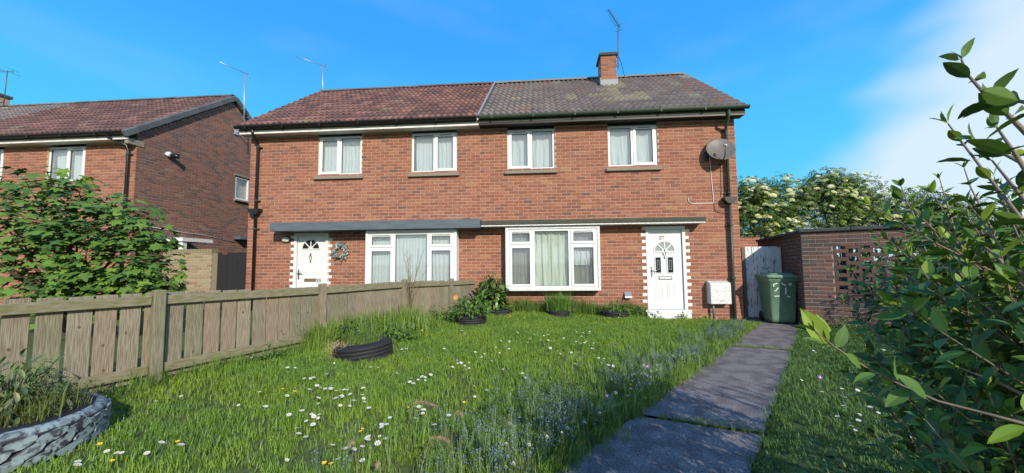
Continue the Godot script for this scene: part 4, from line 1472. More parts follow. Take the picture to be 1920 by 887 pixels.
	# wreath by door 55
	var wr := thing("wreath", "blue and green leafy wreath hanging beside door 55", "wreath", Vector3(-3.40, 1.63, 0.03))
	b = B.new(true)
	var ring := []
	for k in 25: ring.append(Vector3(cos(TAU * k / 24.0), sin(TAU * k / 24.0), 0.15) * Vector3(0.155, 0.155, 0.2))
	b.tube(ring, 0.028, 7, false)
	own(wr, "hoop", b.mesh(), mats.stem)
	var wl2 := B.new()
	for k in 240:
		var a := rng.randf() * TAU
		var q := rng.randf() * TAU
		var p := Vector3(cos(a), sin(a), 0) * (0.155 + cos(q) * 0.045) + Vector3(0, 0, 0.04 + sin(q) * 0.035)
		var d := Vector3(rng.randf_range(-1, 1), rng.randf_range(-1, 1), rng.randf_range(0.0, 0.7)).normalized()
		var s := d.cross(Vector3.BACK).normalized() * 0.012
		wl2.col([Color(0.09, 0.16, 0.13), Color(0.14, 0.24, 0.30), Color(0.28, 0.40, 0.46), Color(0.06, 0.11, 0.07), Color(0.55, 0.60, 0.62)][rng.randi() % 5])
		wl2.quad(p, p + d * 0.03 + s, p + d * 0.06, p + d * 0.03 - s)
	own(wr, "leaves", wl2.mesh(), tinted(mat(Color.WHITE, 0.7)))

	aerial("dark many-armed television aerial on the brick chimney", Vector3(3.72, 6.95, -2.12), Vector3(3.76, 8.28, -2.12), Vector3(3.36, 8.30, -1.44), 11, 0.22, true, Vector3(-0.06, 0.0, 0.0))
	aerial("thin silver aerial rising behind the left end of the ridge", Vector3(-5.93, 6.55, -3.25), Vector3(-5.93, 8.08, -3.1), Vector3(-6.48, 8.11, -2.56), 3, 0.10, false)
	aerial("thin silver aerial on a wall bracket of the far left gable", Vector3(-8.72, 5.62, -3.18), Vector3(-8.74, 7.95, -3.1), Vector3(-9.02, 7.97, -2.36), 3, 0.10, false, Vector3(-0.26, 0.0, 0.02))
	aerial("dark aerial on the chimney at the far left edge", Vector3(-17.46, 7.0, -2.75), Vector3(-17.42, 8.28, -2.75), Vector3(-18.3, 8.28, -2.5), 9, 0.30, true, Vector3(-0.5, 0.0, -0.05))

# ---------------------------------------------------------------- tyre planters
func tyre(label: String, at: Vector3, r: float, h: float, tilt: Vector3, painted := false) -> Node3D:
	var t := thing("tyre_planter", label, "tyre planter", at, 0.0, "old tyres used as planters")
	t.rotation = tilt
	var b := B.new(true)
	var p := [Vector2(r * 0.62, h), Vector2(r * 0.72, h + 0.01), Vector2(r * 0.90, h), Vector2(r * 0.97, h * 0.92)]
	for k in 4:
		var y := h * (0.86 - 0.2 * k)
		p.append(Vector2(r, y)); p.append(Vector2(r, y - 0.10 * h)); p.append(Vector2(r * 0.975, y - 0.115 * h)); p.append(Vector2(r * 0.975, y - 0.165 * h))
	p.append(Vector2(r * 0.95, 0.0))
	p.append(Vector2(r * 0.9, -0.03))
	b.lathe(p, 48)
	own(t, "tyre", b.mesh(), mats.rubber)
	var s := B.new(true)
	s.lathe([Vector2(0.0, h * 0.93), Vector2(r * 0.4, h * 0.95), Vector2(r * 0.68, h * 0.86)], 24)
	own(t, "soil", s.mesh(), mats.soil)
	if painted:
		var lug := B.new()
		var lp := PackedVector2Array()
		for k in 12:
			var a := TAU * k / 12.0
			lp.append(Vector2(cos(a) * 0.072, sin(a) * 0.030 + 0.012 * cos(a) * cos(a)))
		lug.slab(lp, -0.008, 0.009)
		var lm := lug.mesh()
		var ln := 22
		for k in ln:
			for row in 3:
				var a := TAU * (k + 0.33 * row) / ln
				var out := Vector3(cos(a), 0, sin(a))
				var side := Vector3.UP.cross(out)
				var o := own(t, "tread_block", lm, mats.silver_paint)
				o.transform = Transform3D(Basis(side, Vector3.UP, side.cross(Vector3.UP)).rotated(out, 0.22 + 0.2 * (row % 2) + rng.randf_range(-0.08, 0.08)), out * (r + 0.002) + Vector3.UP * h * (0.22 + 0.25 * row))
		var rim := B.new(true)
		rim.lathe([Vector2(r * 0.86, h + 0.006), Vector2(r * 0.93, h + 0.004), Vector2(r * 0.985, h * 0.93), Vector2(r * 0.99, h * 0.88)], 48)
		own(t, "painted_shoulder", rim.mesh(), mats.silver_paint)
	return t

func build_tyres() -> void:
	tyre("silver painted tractor-tread tyre planter lying closest to the street, by the fence", Vector3(-2.0, 0.10, 6.66), 0.45, 0.235, Vector3(0.02, 0, -0.03), true)
	tyre("half-sunk black tyre with dry grass spilling over its side", Vector3(-0.83, 0.085, 4.12), 0.36, 0.22, Vector3(0.02, 0, 0.09))
	tyre("black tyre holding the leafy mound with an orange flower", Vector3(0.07, 0.14, 1.72), 0.31, 0.20, Vector3(0, 0, 0))
	tyre("black tyre half hidden behind the big-leaved climber", Vector3(0.50, 0.12, 0.55), 0.28, 0.18, Vector3(0, 0, 0))
	tyre("black tyre full of tall grass under the bay window", Vector3(1.78, 0.115, 0.52), 0.235, 0.165, Vector3(0, 0, -0.03))
	tyre("black tyre with weeds nearest to door 57", Vector3(2.97, 0.085, 0.52), 0.285, 0.18, Vector3(0, 0, -0.05))

# ---------------------------------------------------------------- leaves
# pointed oval leaf of unit length along +y, lying in xy, folded at the midrib
func oval_leaf(wide := 0.42, fold := 0.10, bend := 0.12, segs := 7, rib := Color(1.25, 1.2, 1.1)) -> ArrayMesh:
	var b := B.new(true)
	var prof := func(t: float) -> float: return wide * 0.5 * pow(sin(PI * pow(t, 0.85)), 0.9) if t > 0.0 and t < 1.0 else 0.0
	for i in segs:
		var ta := float(i) / segs
		var tb := float(i + 1) / segs
		for s in [-1.0, 1.0]:
			var q := []
			for t in [ta, tb]:
				var w: float = prof.call(t)
				var z: float = -bend * t * t
				q.append([Vector3(0, t, z), Vector3(s * w * 0.12, t, z + fold * w * 0.12), Vector3(s * w, t, z + fold * w * 1.2 + 0.01 * sin(t * 19.0) * s)])
			b.col(rib)
			b.face(q[0][0], q[1][0], q[1][1], q[0][1], s > 0)
			b.col(Color.WHITE)
			b.face(q[0][1], q[1][1], q[1][2], q[0][2], s > 0)
	b.col(rib)
	b.quad(Vector3(-0.012, -0.12, 0.01), Vector3(-0.012, 0.02, 0), Vector3(0.012, 0.02, 0), Vector3(0.012, -0.12, 0.01))
	return b.mesh()

# five-lobed sycamore leaf of unit width
func lobed_leaf() -> ArrayMesh:
	var b := B.new(true)
	var pts := []
	var lobes := [[-118.0, 0.40], [-88.0, 0.30], [-62.0, 0.56], [-34.0, 0.33], [0.0, 0.62], [34.0, 0.33], [62.0, 0.56], [88.0, 0.30], [118.0, 0.40]]
	pts.append(Vector2(0.0, -0.02))
	for i in lobes.size():
		var a := deg_to_rad(lobes[i][0])
		var r: float = lobes[i][1]
		if i % 2 == 0:
			for o in [-9.0, 0.0, 9.0]:
				var a2 := a + deg_to_rad(o)
				var r2: float = r * (0.86 if o != 0.0 else 1.0)
				pts.append(Vector2(sin(a2), cos(a2)) * r2)
		else:
			pts.append(Vector2(sin(a), cos(a)) * r)
	var lift := func(p: Vector2) -> Vector3: return Vector3(p.x, p.y, -0.35 * p.length_squared() + 0.06 * sin(p.angle() * 5.0) * p.length())
	var mid := Vector3(0, 0.04, 0.02)
	for i in pts.size():
		var j := (i + 1) % pts.size()
		b.tri(mid, lift.call(pts[i]), lift.call(pts[j]))
	return b.mesh()

# spray of five leaflets for the elders
func leaf_spray(n := 5) -> ArrayMesh:
	var b := B.new(true)
	var put := func(o: Vector3, d: Vector3, len: float) -> void:
		var s := d.cross(Vector3.BACK).normalized() * len * 0.2
		var m := o + d * len * 0.45
		b.tri(o, m + s + Vector3(0, 0, 0.02), o + d * len)
		b.tri(o, o + d * len, m - s + Vector3(0, 0, 0.02))
	put.call(Vector3(0, 0.5, 0), Vector3(0, 1, -0.3).normalized(), 0.5)
	for k in (n - 1) / 2:
		for s in [-1.0, 1.0]:
			put.call(Vector3(0, 0.15 + 0.25 * k, 0), Vector3(s, 0.45, -0.25).normalized(), 0.46)
	return b.mesh()

func facing(dir: Vector3, nrm: Vector3) -> Basis:
	var y := dir.normalized()
	var x := y.cross(nrm)
	x = x.normalized() if x.length() > 0.01 else y.cross(Vector3(0.3, 0.1, 0.9)).normalized()
	return Basis(x, y, x.cross(y))

func rand_dir() -> Vector3:
	var v := Vector3(rng.randfn(), rng.randfn(), rng.randfn())
	return v.normalized()

func branch_set(b: B, foot: Vector3, tips: Array, r: float) -> void:
	for t: Vector3 in tips:
		var a := foot + (t - foot) * 0.35 + Vector3(rng.randf_range(-0.1, 0.1), rng.randf_range(0.0, 0.2), rng.randf_range(-0.1, 0.1)) * (t - foot).length() * 0.5
		b.tube([foot, a, a.lerp(t, 0.55) + Vector3(0, 0.04, 0), t], [r, r * 0.7, r * 0.42, r * 0.15], 6)

# ---------------------------------------------------------------- trees
const GREEN := [Color(0.060, 0.125, 0.022), Color(0.045, 0.10, 0.022), Color(0.075, 0.15, 0.026), Color(0.035, 0.08, 0.022), Color(0.10, 0.18, 0.028)]

func build_trees() -> void:
	var leaf := leafy(Color.WHITE, 0.6, 0.65)
	leaf.metallic_specular = 0.35
	# big-leaved tree behind the fence at the left
	var foot := Vector3(-6.2, 0.05, 3.3)
	var t := thing("sycamore_tree", "bushy young tree with big lobed leaves behind the fence", "tree", foot)
	var lobes := [[Vector3(-5.0, 1.30, 3.45), Vector3(0.75, 0.75, 0.6)], [Vector3(-5.45, 1.85, 3.4), Vector3(0.85, 0.6, 0.7)], [Vector3(-6.5, 2.15, 3.4), Vector3(0.95, 0.72, 0.8)], [Vector3(-6.2, 1.2, 3.8), Vector3(1.1, 0.9, 0.7)], [Vector3(-7.2, 1.8, 3.3), Vector3(0.9, 1.0, 0.8)], [Vector3(-4.75, 0.85, 3.5), Vector3(0.6, 0.5, 0.5)], [Vector3(-5.5, 0.85, 3.7), Vector3(0.9, 0.6, 0.55)]]
	var tips := []
	var xf := []
	var idx := []
	for L in lobes:
		for k in 5: tips.append(L[0] + rand_dir() * L[1] * 0.7)
		for k in 560:
			var d := rand_dir()
			if d.y < -0.55: continue
			var p: Vector3 = L[0] + d * L[1] * rng.randf_range(0.55, 1.10)
			if p.x > fence_x(p.z) - 0.12: continue
			var out := (d + Vector3(0, 0.9, 0.25) + rand_dir() * 0.45).normalized()
			var fall := (Vector3(d.x, -0.35, d.z) + rand_dir() * 0.5).normalized()
			var s := rng.randf_range(0.10, 0.20)
			xf.append(Transform3D(facing(fall, out).scaled(Vector3.ONE * s), p))
			idx.append(pick([5, 4, 4, 3, 1.4]))
	# a few upright leading shoots over the top
	for k in 8:
		var p: Vector3 = [Vector3(-5.15, 2.15, 3.45), Vector3(-4.95, 1.95, 3.4), Vector3(-6.6, 2.85, 3.4), Vector3(-6.1, 2.65, 3.3), Vector3(-7.0, 2.75, 3.4), Vector3(-5.7, 2.35, 3.5), Vector3(-4.6, 1.75, 3.5), Vector3(-6.3, 2.8, 3.6)][k]
		tips.append(p)
		for j in 9:
			var d := rand_dir()
			xf.append(Transform3D(facing(Vector3(d.x, 0.1, d.z), Vector3(d.x * 0.2, 1, d.z * 0.2)).scaled(Vector3.ONE * rng.randf_range(0.07, 0.12)), p - Vector3(0, 0.06 * (j / 2), 0)))
			idx.append(4 if j < 4 else 2)
	var b := B.new(true)
	b.tube([foot, foot + Vector3(0.1, 0.6, 0.05)], [0.07, 0.06], 8)
	branch_set(b, foot + Vector3(0.1, 0.55, 0.05), tips, 0.028)
	part(t, "trunk", b.mesh(), mats.bark)
	var crown := hold(t, "crown")
	pieces(crown, "leaf", "leaves", lobed_leaf(), xf, idx, GREEN.map(func(c): return c * Color(1.35, 1.3, 1.1)), leaf, 300)

	# flowering elders beyond the wall
	var spray := leaf_spray()
	var elder_leaf := leafy(Color.WHITE, 0.75, 0.5)
	var umb := B.new()
	for k in 26:
		var a := k * 2.399
		var r := sqrt(k / 26.0)
		var p := Vector3(cos(a) * r * 0.5, 0.10 - 0.16 * r * r, sin(a) * r * 0.5)
		var e := 0.085
		umb.quad(p + Vector3(-e, 0, -e), p + Vector3(e, 0.02, -e), p + Vector3(e, 0, e), p + Vector3(-e, 0.02, e))
		umb.tri(p, Vector3(0.01, -0.35, 0), Vector3(-0.01, -0.35, 0))
	var umbel := umb.mesh()
	var cream := mat(Color.WHITE, 0.8)
	cream.backlight = Color(0.4, 0.4, 0.3)
	var elders := [
		["creamy flowering elder bush beside the house corner", Vector3(9.6, 0, -6.0), [[Vector3(9.3, 2.9, -5.6), Vector3(1.2, 1.15, 1.0)], [Vector3(10.2, 3.5, -6.2), Vector3(1.2, 1.0, 1.0)], [Vector3(9.0, 3.55, -6.0), Vector3(0.9, 0.85, 0.9)], [Vector3(10.0, 1.9, -5.4), Vector3(1.3, 0.9, 0.8)]], 240],
		["large creamy flowering elder bush in the middle, above the brick wall", Vector3(12.6, 0, -6.2), [[Vector3(12.0, 3.2, -6.0), Vector3(1.25, 1.2, 1.0)], [Vector3(13.0, 3.5, -6.4), Vector3(1.2, 1.05, 1.0)], [Vector3(12.3, 4.0, -6.5), Vector3(0.9, 0.75, 0.9)], [Vector3(13.3, 2.6, -5.8), Vector3(1.2, 0.9, 0.9)]], 190],
		["darker elder bush with few flowers, farthest from the house", Vector3(15.6, 0, -6.6), [[Vector3(15.2, 3.1, -6.5), Vector3(1.2, 0.95, 1.0)], [Vector3(16.3, 2.8, -6.3), Vector3(1.2, 0.9, 1.0)], [Vector3(15.0, 2.2, -6.0), Vector3(1.3, 0.8, 0.8)]], 40]]
	for E in elders:
		t = thing("elder_bush", E[0], "bush", E[1], 0.0, "elder bushes beyond the wall")
		xf = []; idx = []; tips = []
		var fx := []
		var fi := []
		for L in E[2]:
			for k in 5: tips.append(L[0] + rand_dir() * L[1] * 0.6)
			for k in 1300:
				var d := rand_dir()
				var lump := 1.0 + 0.16 * bumps.get_noise_3d(d.x * 90.0, d.y * 90.0, L[0].x * 40.0 + d.z * 90.0)
				var p: Vector3 = L[0] + d * L[1] * rng.randf_range(0.45, 1.06) * lump
				var nn := (d + Vector3(0, 0.7, 0) + rand_dir() * 0.6).normalized()
				xf.append(Transform3D(facing((Vector3(d.x, -0.2, d.z) + rand_dir() * 0.7).normalized(), nn).scaled(Vector3.ONE * rng.randf_range(0.16, 0.26)), p))
				idx.append(pick([4, 4, 3, 3, 1.2]))
		for k in E[3]:
			var L: Array = E[2][rng.randi() % E[2].size()]
			var d := rand_dir()
			d.z = absf(d.z)
			d = (d + Vector3(-0.15, 0.25, 0.5)).normalized()
			var p: Vector3 = L[0] + d * L[1] * rng.randf_range(1.02, 1.10)
			var y := (Vector3(d.x * 0.5, 1.0, d.z * 0.5) + rand_dir() * 0.55).normalized()
			fx.append(Transform3D(Basis(y.cross(Vector3.BACK).normalized(), y, y.cross(Vector3.BACK).normalized().cross(y)).scaled(Vector3.ONE * rng.randf_range(0.12, 0.21)), p))
			fi.append(rng.randi() % 3)
		b = B.new(true)
		branch_set(b, E[1], tips, 0.05)
		part(t, "trunk", b.mesh(), mats.bark)
		crown = hold(t, "crown")
		mass("leaves", spray, xf, idx.map(func(i): return GREEN[i] * Color(1.55, 1.35, 0.9)), elder_leaf, "", "", crown)
		pieces(crown, "flower_head", "flower_heads", umbel, fx, fi, [Color(0.62, 0.63, 0.30), Color(0.50, 0.53, 0.22), Color(0.70, 0.71, 0.45)], cream, 300)

	# trees across the street, mirrored in the upper windows
	var street := [["broad street tree across the road, seen mirrored in the upper panes", Vector3(-26, 0, 42), 13.0, 6.0], ["second tall tree across the road, mirrored in the middle panes", Vector3(-7, 0, 46), 14.5, 5.5], ["third tree across the road, mirrored in the panes left of the roof join", Vector3(2.5, 0, 48), 11.0, 4.0]]
	for S in street:
		t = thing("street_tree", S[0], "tree", S[1], 0.0, "trees across the road")
		xf = []; idx = []; tips = []
		for k in 7:
			var c: Vector3 = S[1] + Vector3(rng.randf_range(-0.6, 0.6) * S[3], S[2] * rng.randf_range(0.45, 0.8), rng.randf_range(-0.5, 0.5) * S[3])
			tips.append(c)
			for j in 260:
				var d := rand_dir()
				var p: Vector3 = c + d * S[3] * 0.52 * rng.randf_range(0.5, 1.05)
				xf.append(Transform3D(facing(rand_dir(), d).scaled(Vector3.ONE * rng.randf_range(0.6, 1.0)), p))
				idx.append(GREEN[pick([4, 4, 2, 4, 0.5])])
		b = B.new(true)
		b.tube([S[1], S[1] + Vector3(0, S[2] * 0.4, 0)], [0.35, 0.25], 8)
		branch_set(b, S[1] + Vector3(0, S[2] * 0.38, 0), tips, 0.2)
		part(t, "trunk", b.mesh(), mats.bark)
		mass("crown", spray, xf, idx, leaf, "", "", t)

# ---------------------------------------------------------------- hedge at the right
func shoot(pts: Array, len: float, gap: float, stems: B, r: float, xf: Array, idx: Array, w: Array, tip := true) -> void:
	var rad := []
	for i in pts.size(): rad.append(lerpf(r, r * 0.4, float(i) / (pts.size() - 1)))
	stems.tube(pts, rad, 6)
	var total := 0.0
	for i in pts.size() - 1: total += (pts[i + 1] - pts[i]).length()
	var n := maxi(2, int(total / gap))
	var turn := rng.randf() * TAU
	for k in n + 1:
		var s := total * k / n
		var i := 0
		while i < pts.size() - 2 and s > (pts[i + 1] - pts[i]).length():
			s -= (pts[i + 1] - pts[i]).length()
			i += 1
		var d: Vector3 = (pts[i + 1] - pts[i]).normalized()
		var p: Vector3 = pts[i] + d * s
		var a := d.cross(Vector3(0.2, 0.3, 0.9)).normalized().rotated(d, turn + k * 1.57 + rng.randf_range(-0.3, 0.3))
		var size := len * rng.randf_range(0.8, 1.15)
		var last := k == n and tip
		for sgn in [-1.0, 1.0]:
			var out: Vector3 = (a * sgn * (0.55 if last else 0.95) + d * (1.0 if last else rng.randf_range(0.35, 0.75)) + rand_dir() * 0.15).normalized()
			var f := size * (0.72 if last else 1.0)
			xf.append(Transform3D(facing(out, (d - out * d.dot(out) + rand_dir() * 0.2)).scaled(Vector3.ONE * f), p + out * f * 0.12))
			idx.append(pick(w))
		if last:
			xf.append(Transform3D(facing((d + rand_dir() * 0.2).normalized(), a).scaled(Vector3.ONE * size * 0.6), p))
			idx.append(4)

func hedge_face(z: float) -> float:
	return path_right(z) + 3.0

func build_hedge() -> void:
	var h := thing("privet_hedge", "overgrown privet hedge with long leafy shoots along the garden edge", "hedge", Vector3(3.4, 0, 7.4))
	var pal := [Color(0.085, 0.165, 0.030), Color(0.065, 0.135, 0.030), Color(0.12, 0.22, 0.030), Color(0.05, 0.105, 0.030), Color(0.18, 0.27, 0.035)]
	var leaf := leafy(Color.WHITE, 0.5, 0.75)
	leaf.metallic_specular = 0.35
	var st := B.new(true)
	var xf := []
	var idx := []
	var stems := [
		[Vector3(2.269, 1.464, 8.275), Vector3(2.271, 1.527, 8.239), Vector3(2.281, 1.576, 8.202), Vector3(2.292, 1.634, 8.165), Vector3(2.302, 1.673, 8.147)],
		[Vector3(2.513, 1.296, 8.062), Vector3(2.521, 1.393, 8.008), Vector3(2.526, 1.491, 7.954), Vector3(2.535, 1.584, 7.900), Vector3(2.527, 1.632, 7.884)],
		[Vector3(2.782, 1.304, 7.739), Vector3(2.795, 1.401, 7.694), Vector3(2.804, 1.506, 7.651), Vector3(2.785, 1.564, 7.657)],
		[Vector3(2.911, 1.255, 7.524), Vector3(2.912, 1.386, 7.483), Vector3(2.933, 1.506, 7.439), Vector3(2.914, 1.574, 7.446)],
		[Vector3(2.855, 1.312, 7.482), Vector3(2.834, 1.410, 7.440), Vector3(2.844, 1.496, 7.395), Vector3(2.821, 1.556, 7.402)],
		[Vector3(2.831, 1.310, 7.534), Vector3(2.778, 1.392, 7.544), Vector3(2.763, 1.437, 7.549)],
		[Vector3(2.385, 1.430, 8.183), Vector3(2.382, 1.469, 8.146), Vector3(2.388, 1.502, 8.107), Vector3(2.373, 1.528, 8.090)],
		[Vector3(2.257, 1.516, 8.300), Vector3(2.244, 1.533, 8.282), Vector3(2.238, 1.541, 8.263)],
		[Vector3(3.086, 0.962, 7.287), Vector3(2.993, 1.124, 7.256), Vector3(2.933, 1.253, 7.220), Vector3(2.868, 1.338, 7.231)],
		[Vector3(2.961, 1.060, 7.405), Vector3(2.916, 1.214, 7.369), Vector3(2.864, 1.317, 7.331), Vector3(2.813, 1.359, 7.338)],
		[Vector3(3.106, 0.986, 7.186), Vector3(3.045, 1.114, 7.150), Vector3(2.988, 1.193, 7.110), Vector3(2.930, 1.240, 7.119)],
		[Vector3(2.689, 1.177, 7.838), Vector3(2.678, 1.259, 7.794), Vector3(2.660, 1.320, 7.750), Vector3(2.667, 1.370, 7.703)],
		[Vector3(2.665, 1.063, 7.882), Vector3(2.633, 1.136, 7.840), Vector3(2.605, 1.195, 7.796), Vector3(2.568, 1.260, 7.753)],
		[Vector3(2.106, 1.062, 8.380), Vector3(2.090, 1.063, 8.342), Vector3(2.053, 1.070, 8.315), Vector3(2.026, 1.085, 8.288), Vector3(1.993, 1.107, 8.262), Vector3(1.953, 1.137, 8.257), Vector3(1.930, 1.160, 8.251)],
		[Vector3(2.379, 1.013, 8.153), Vector3(2.361, 1.036, 8.106), Vector3(2.333, 1.054, 8.059)],
		[Vector3(2.272, 1.387, 8.269), Vector3(2.284, 1.458, 8.233), Vector3(2.300, 1.518, 8.196)],
		[Vector3(2.410, 1.344, 8.154), Vector3(2.425, 1.426, 8.099), Vector3(2.429, 1.490, 8.063)],
		[Vector3(2.501, 1.197, 8.056), Vector3(2.496, 1.286, 8.012), Vector3(2.501, 1.362, 7.967), Vector3(2.487, 1.415, 7.952)],
		[Vector3(2.687, 1.066, 7.830), Vector3(2.662, 1.172, 7.789), Vector3(2.644, 1.259, 7.747), Vector3(2.592, 1.328, 7.756)],
		[Vector3(2.468, 1.219, 8.060), Vector3(2.472, 1.286, 8.014), Vector3(2.482, 1.325, 7.966)]]
	for k in stems.size():
		var near := k in [0, 1, 6, 7, 13, 14, 15, 16, 19]
		# shoots grow out of the hedge: carry each back to wood inside it
		var pts: Array = stems[k].duplicate()
		var root: Vector3 = pts[0] + (pts[0] - pts[1]).normalized() * 0.25 + Vector3(0.22, -0.45, -0.05)
		pts.push_front(pts[0].lerp(root, 0.45) + Vector3(0.03, 0.0, 0.0))
		shoot(stems[k], 0.045 if k == 13 else 0.058 if near else 0.05, 0.14 if k == 13 else 0.06 if near else 0.05, st, 0.0022 if k == 13 else 0.0042 if near else 0.0032, xf, idx, [3, 2, 4, 1, 3])
		st.tube([root, pts[0], pts[1]], [0.004, 0.003, 0.0022] if k == 13 else [0.007, 0.005, 0.0042 if near else 0.0032], 6)
	# broad leaves at the end of the lowest shoot
	var tip_leaves := [
		[Vector3(1.948, 1.138, 8.248), Vector3(1.910, 1.198, 8.255)],
		[Vector3(1.958, 1.133, 8.242), Vector3(1.943, 1.190, 8.247)],
		[Vector3(1.956, 1.135, 8.257), Vector3(1.976, 1.172, 8.258)],
		[Vector3(1.935, 1.141, 8.269), Vector3(1.897, 1.158, 8.274)],
		[Vector3(1.955, 1.129, 8.277), Vector3(1.987, 1.105, 8.272)],
		[Vector3(2.036, 1.074, 8.316), Vector3(1.997, 1.112, 8.322)],
		[Vector3(1.994, 1.100, 8.282), Vector3(1.960, 1.091, 8.284)],
		[Vector3(2.020, 1.085, 8.309), Vector3(1.983, 1.061, 8.310)]
	]
	for k in tip_leaves.size():
		var q: Array = tip_leaves[k]
		var d: Vector3 = q[1] - q[0]
		var nn: Vector3 = [Vector3(-0.3, 0.35, 0.9), Vector3(0.6, 0.1, 0.8), Vector3(0.1, 0.5, 0.8), Vector3(-0.2, 0.95, 0.25), Vector3(0.0, 0.6, 0.8), Vector3(-0.2, 0.75, 0.6), Vector3(-0.1, 0.9, 0.3), Vector3(0.0, 0.8, 0.5)][k]
		xf.append(Transform3D(facing(d, nn).scaled(Vector3.ONE * d.length()), q[0]))
		idx.append([4, 4, 1, 0, 0, 1, 0, 0][k])
	# the body of the hedge: the near bush, the row behind it, and the taller boundary to the right
	for k in 520:
		var z := rng.randf_range(6.85, 8.35)
		var deep := pow(rng.randf(), 1.4) * 0.8
		var x := 1.47 + 0.81 * (8.95 - z) + 0.17 + deep + bumps.get_noise_2d(z * 60.0, 5.0) * 0.10
		if z > 7.7: x = maxf(x, 2.50 + deep * 0.8)
		var top := (1.22 if z > 7.0 else 1.12) + 0.22 * minf(deep * 2.0, 1.0)
		var y := lerpf(0.12 if z < 7.4 else 0.30, top, pow(rng.randf(), 0.8)) - 0.25
		var d := Vector3(rng.randf_range(-0.9, 0.1) * (1.0 if deep < 0.4 else 0.2), rng.randf_range(0.25, 1.0), rng.randf_range(-0.5, 0.5)).normalized()
		var L := rng.randf_range(0.22, 0.40)
		var p := Vector3(x, maxf(y, 0.1), z)
		shoot([p, p + d * L * 0.5 + rand_dir() * 0.02, p + d * L + Vector3(0, 0.03, 0)], 0.055, 0.042, st, 0.003, xf, idx, [4, 4, 2, 4, 0.8])
	for k in 170:
		var z := rng.randf_range(6.9, 7.95)
		var deep := rng.randf_range(0.05, 0.6)
		var x := maxf(1.47 + 0.81 * (8.95 - z) + 0.15 + deep, 2.52 + 0.3 * deep)
		var p := Vector3(x, rng.randf_range(0.85, 1.25), z)
		var d := Vector3(rng.randf_range(-0.7, 0.1), rng.randf_range(0.4, 1.0), rng.randf_range(-0.4, 0.3)).normalized()
		var L := rng.randf_range(0.2, 0.34)
		shoot([p, p + d * L * 0.5, p + d * L + Vector3(0, 0.02, 0)], 0.055, 0.04, st, 0.003, xf, idx, [3, 2, 4, 1, 3])
	for k in 460:
		var z := rng.randf_range(2.3, 7.6)
		var p := Vector3(path_right(z) + 3.15 + rng.randf_range(0.0, 0.8), 0.0, z)
		p.y = rng.randf_range(0.1, lerpf(2.0, 1.15, smoothstep(2.8, 4.4, z)))
		var d := Vector3(rng.randf_range(-0.6, 0.3), rng.randf_range(0.2, 1.0), rng.randf_range(-0.5, 0.5)).normalized()
		var L := rng.randf_range(0.3, 0.45)
		shoot([p, p + d * L * 0.5, p + d * L + Vector3(0, 0.03, 0)], 0.085, 0.065, st, 0.004, xf, idx, [4, 4, 2, 4, 0.5])
	for k in 70:
		var z := rng.randf_range(7.85, 8.4)
		var p := Vector3(2.42 + rng.randf_range(0.0, 0.35), rng.randf_range(0.35, 1.2), z)
		var d := Vector3(rng.randf_range(-0.6, 0.1), rng.randf_range(0.2, 1.0), rng.randf_range(-0.5, 0.2)).normalized()
		var L := rng.randf_range(0.12, 0.22)
		shoot([p, p + d * L * 0.5, p + d * L], 0.06, 0.045, st, 0.003, xf, idx, [3, 3, 3, 2, 2])
	for k in 26:
		var z := 6.1 + 2.2 * (k + 0.5) / 26.0
		var x := 1.47 + 0.81 * (8.95 - z) + rng.randf_range(0.35, 0.9)
		if z > 7.7: x = maxf(x, 2.75)
		st.tube([Vector3(x, 0.0, z), Vector3(x + rng.randf_range(-0.1, 0.1), 0.5, z + 0.05), Vector3(x + rng.randf_range(-0.25, 0.1), 1.0, z)], [0.016, 0.011, 0.006], 6)
	for k in 22:
		var t := (k + 0.5) / 22.0
		var zz := lerpf(7.4, 2.5, t)
		var p := Vector3(path_right(zz) + 3.6, 0.0, zz)
		st.tube([p, p + Vector3(rng.randf_range(-0.2, 0.2), 0.8, 0.05), p + Vector3(rng.randf_range(-0.3, 0.3), 1.5, 0)], [0.03, 0.02, 0.008], 6)
	part(h, "stems", st.mesh(), mats.stem)
	var f := hold(h, "foliage")
	pieces(f, "leaf", "leaves", oval_leaf(0.44, 0.25, 0.14, 8, Color(1.5, 1.35, 1.2)), xf, idx, pal, leaf, 300)

# ---------------------------------------------------------------- garden plants
func clump(called: String, label: String, at: Vector3, count: int, size: Vector3, leaf_len: float, mesh: Mesh, pal: Array, group := "", stem_n := 8, cat := "plant", gloss := 0.5) -> Node3D:
	var t := thing(called, label, cat, at, 0.0, group)
	var st := B.new(true)
	var tips := []
	for k in stem_n:
		var d := rand_dir()
		var q := Vector3(d.x * size.x * 0.7, size.y * rng.randf_range(0.6, 1.0), d.z * size.z * 0.7)
		tips.append(q)
		st.tube([Vector3(d.x * 0.03, 0, d.z * 0.03), q * Vector3(0.6, 0.55, 0.6), q], [0.006, 0.004, 0.002], 5)
	own(t, "stem", st.mesh(), mats.stem_green)
	var b := []
	var ci := []
	for k in count:
		var d := rand_dir()
		d.y = absf(d.y)
		var p := Vector3(d.x * size.x, d.y * size.y, d.z * size.z) * pow(rng.randf_range(0.15, 1.0), 0.5)
		var o := (Vector3(d.x, rng.randf_range(-0.3, 0.5), d.z) + rand_dir() * 0.5).normalized()
		b.append(Transform3D(facing(o, (Vector3.UP + d * 0.6 + rand_dir() * 0.3)).scaled(Vector3.ONE * leaf_len * rng.randf_range(0.65, 1.2)), p + at))
		ci.append(rng.randi() % pal.size())
	pieces(t, "leaf", "leaves", mesh, b, ci, pal, leafy(Color.WHITE, gloss, 0.5), mini(count, 120))
	return t

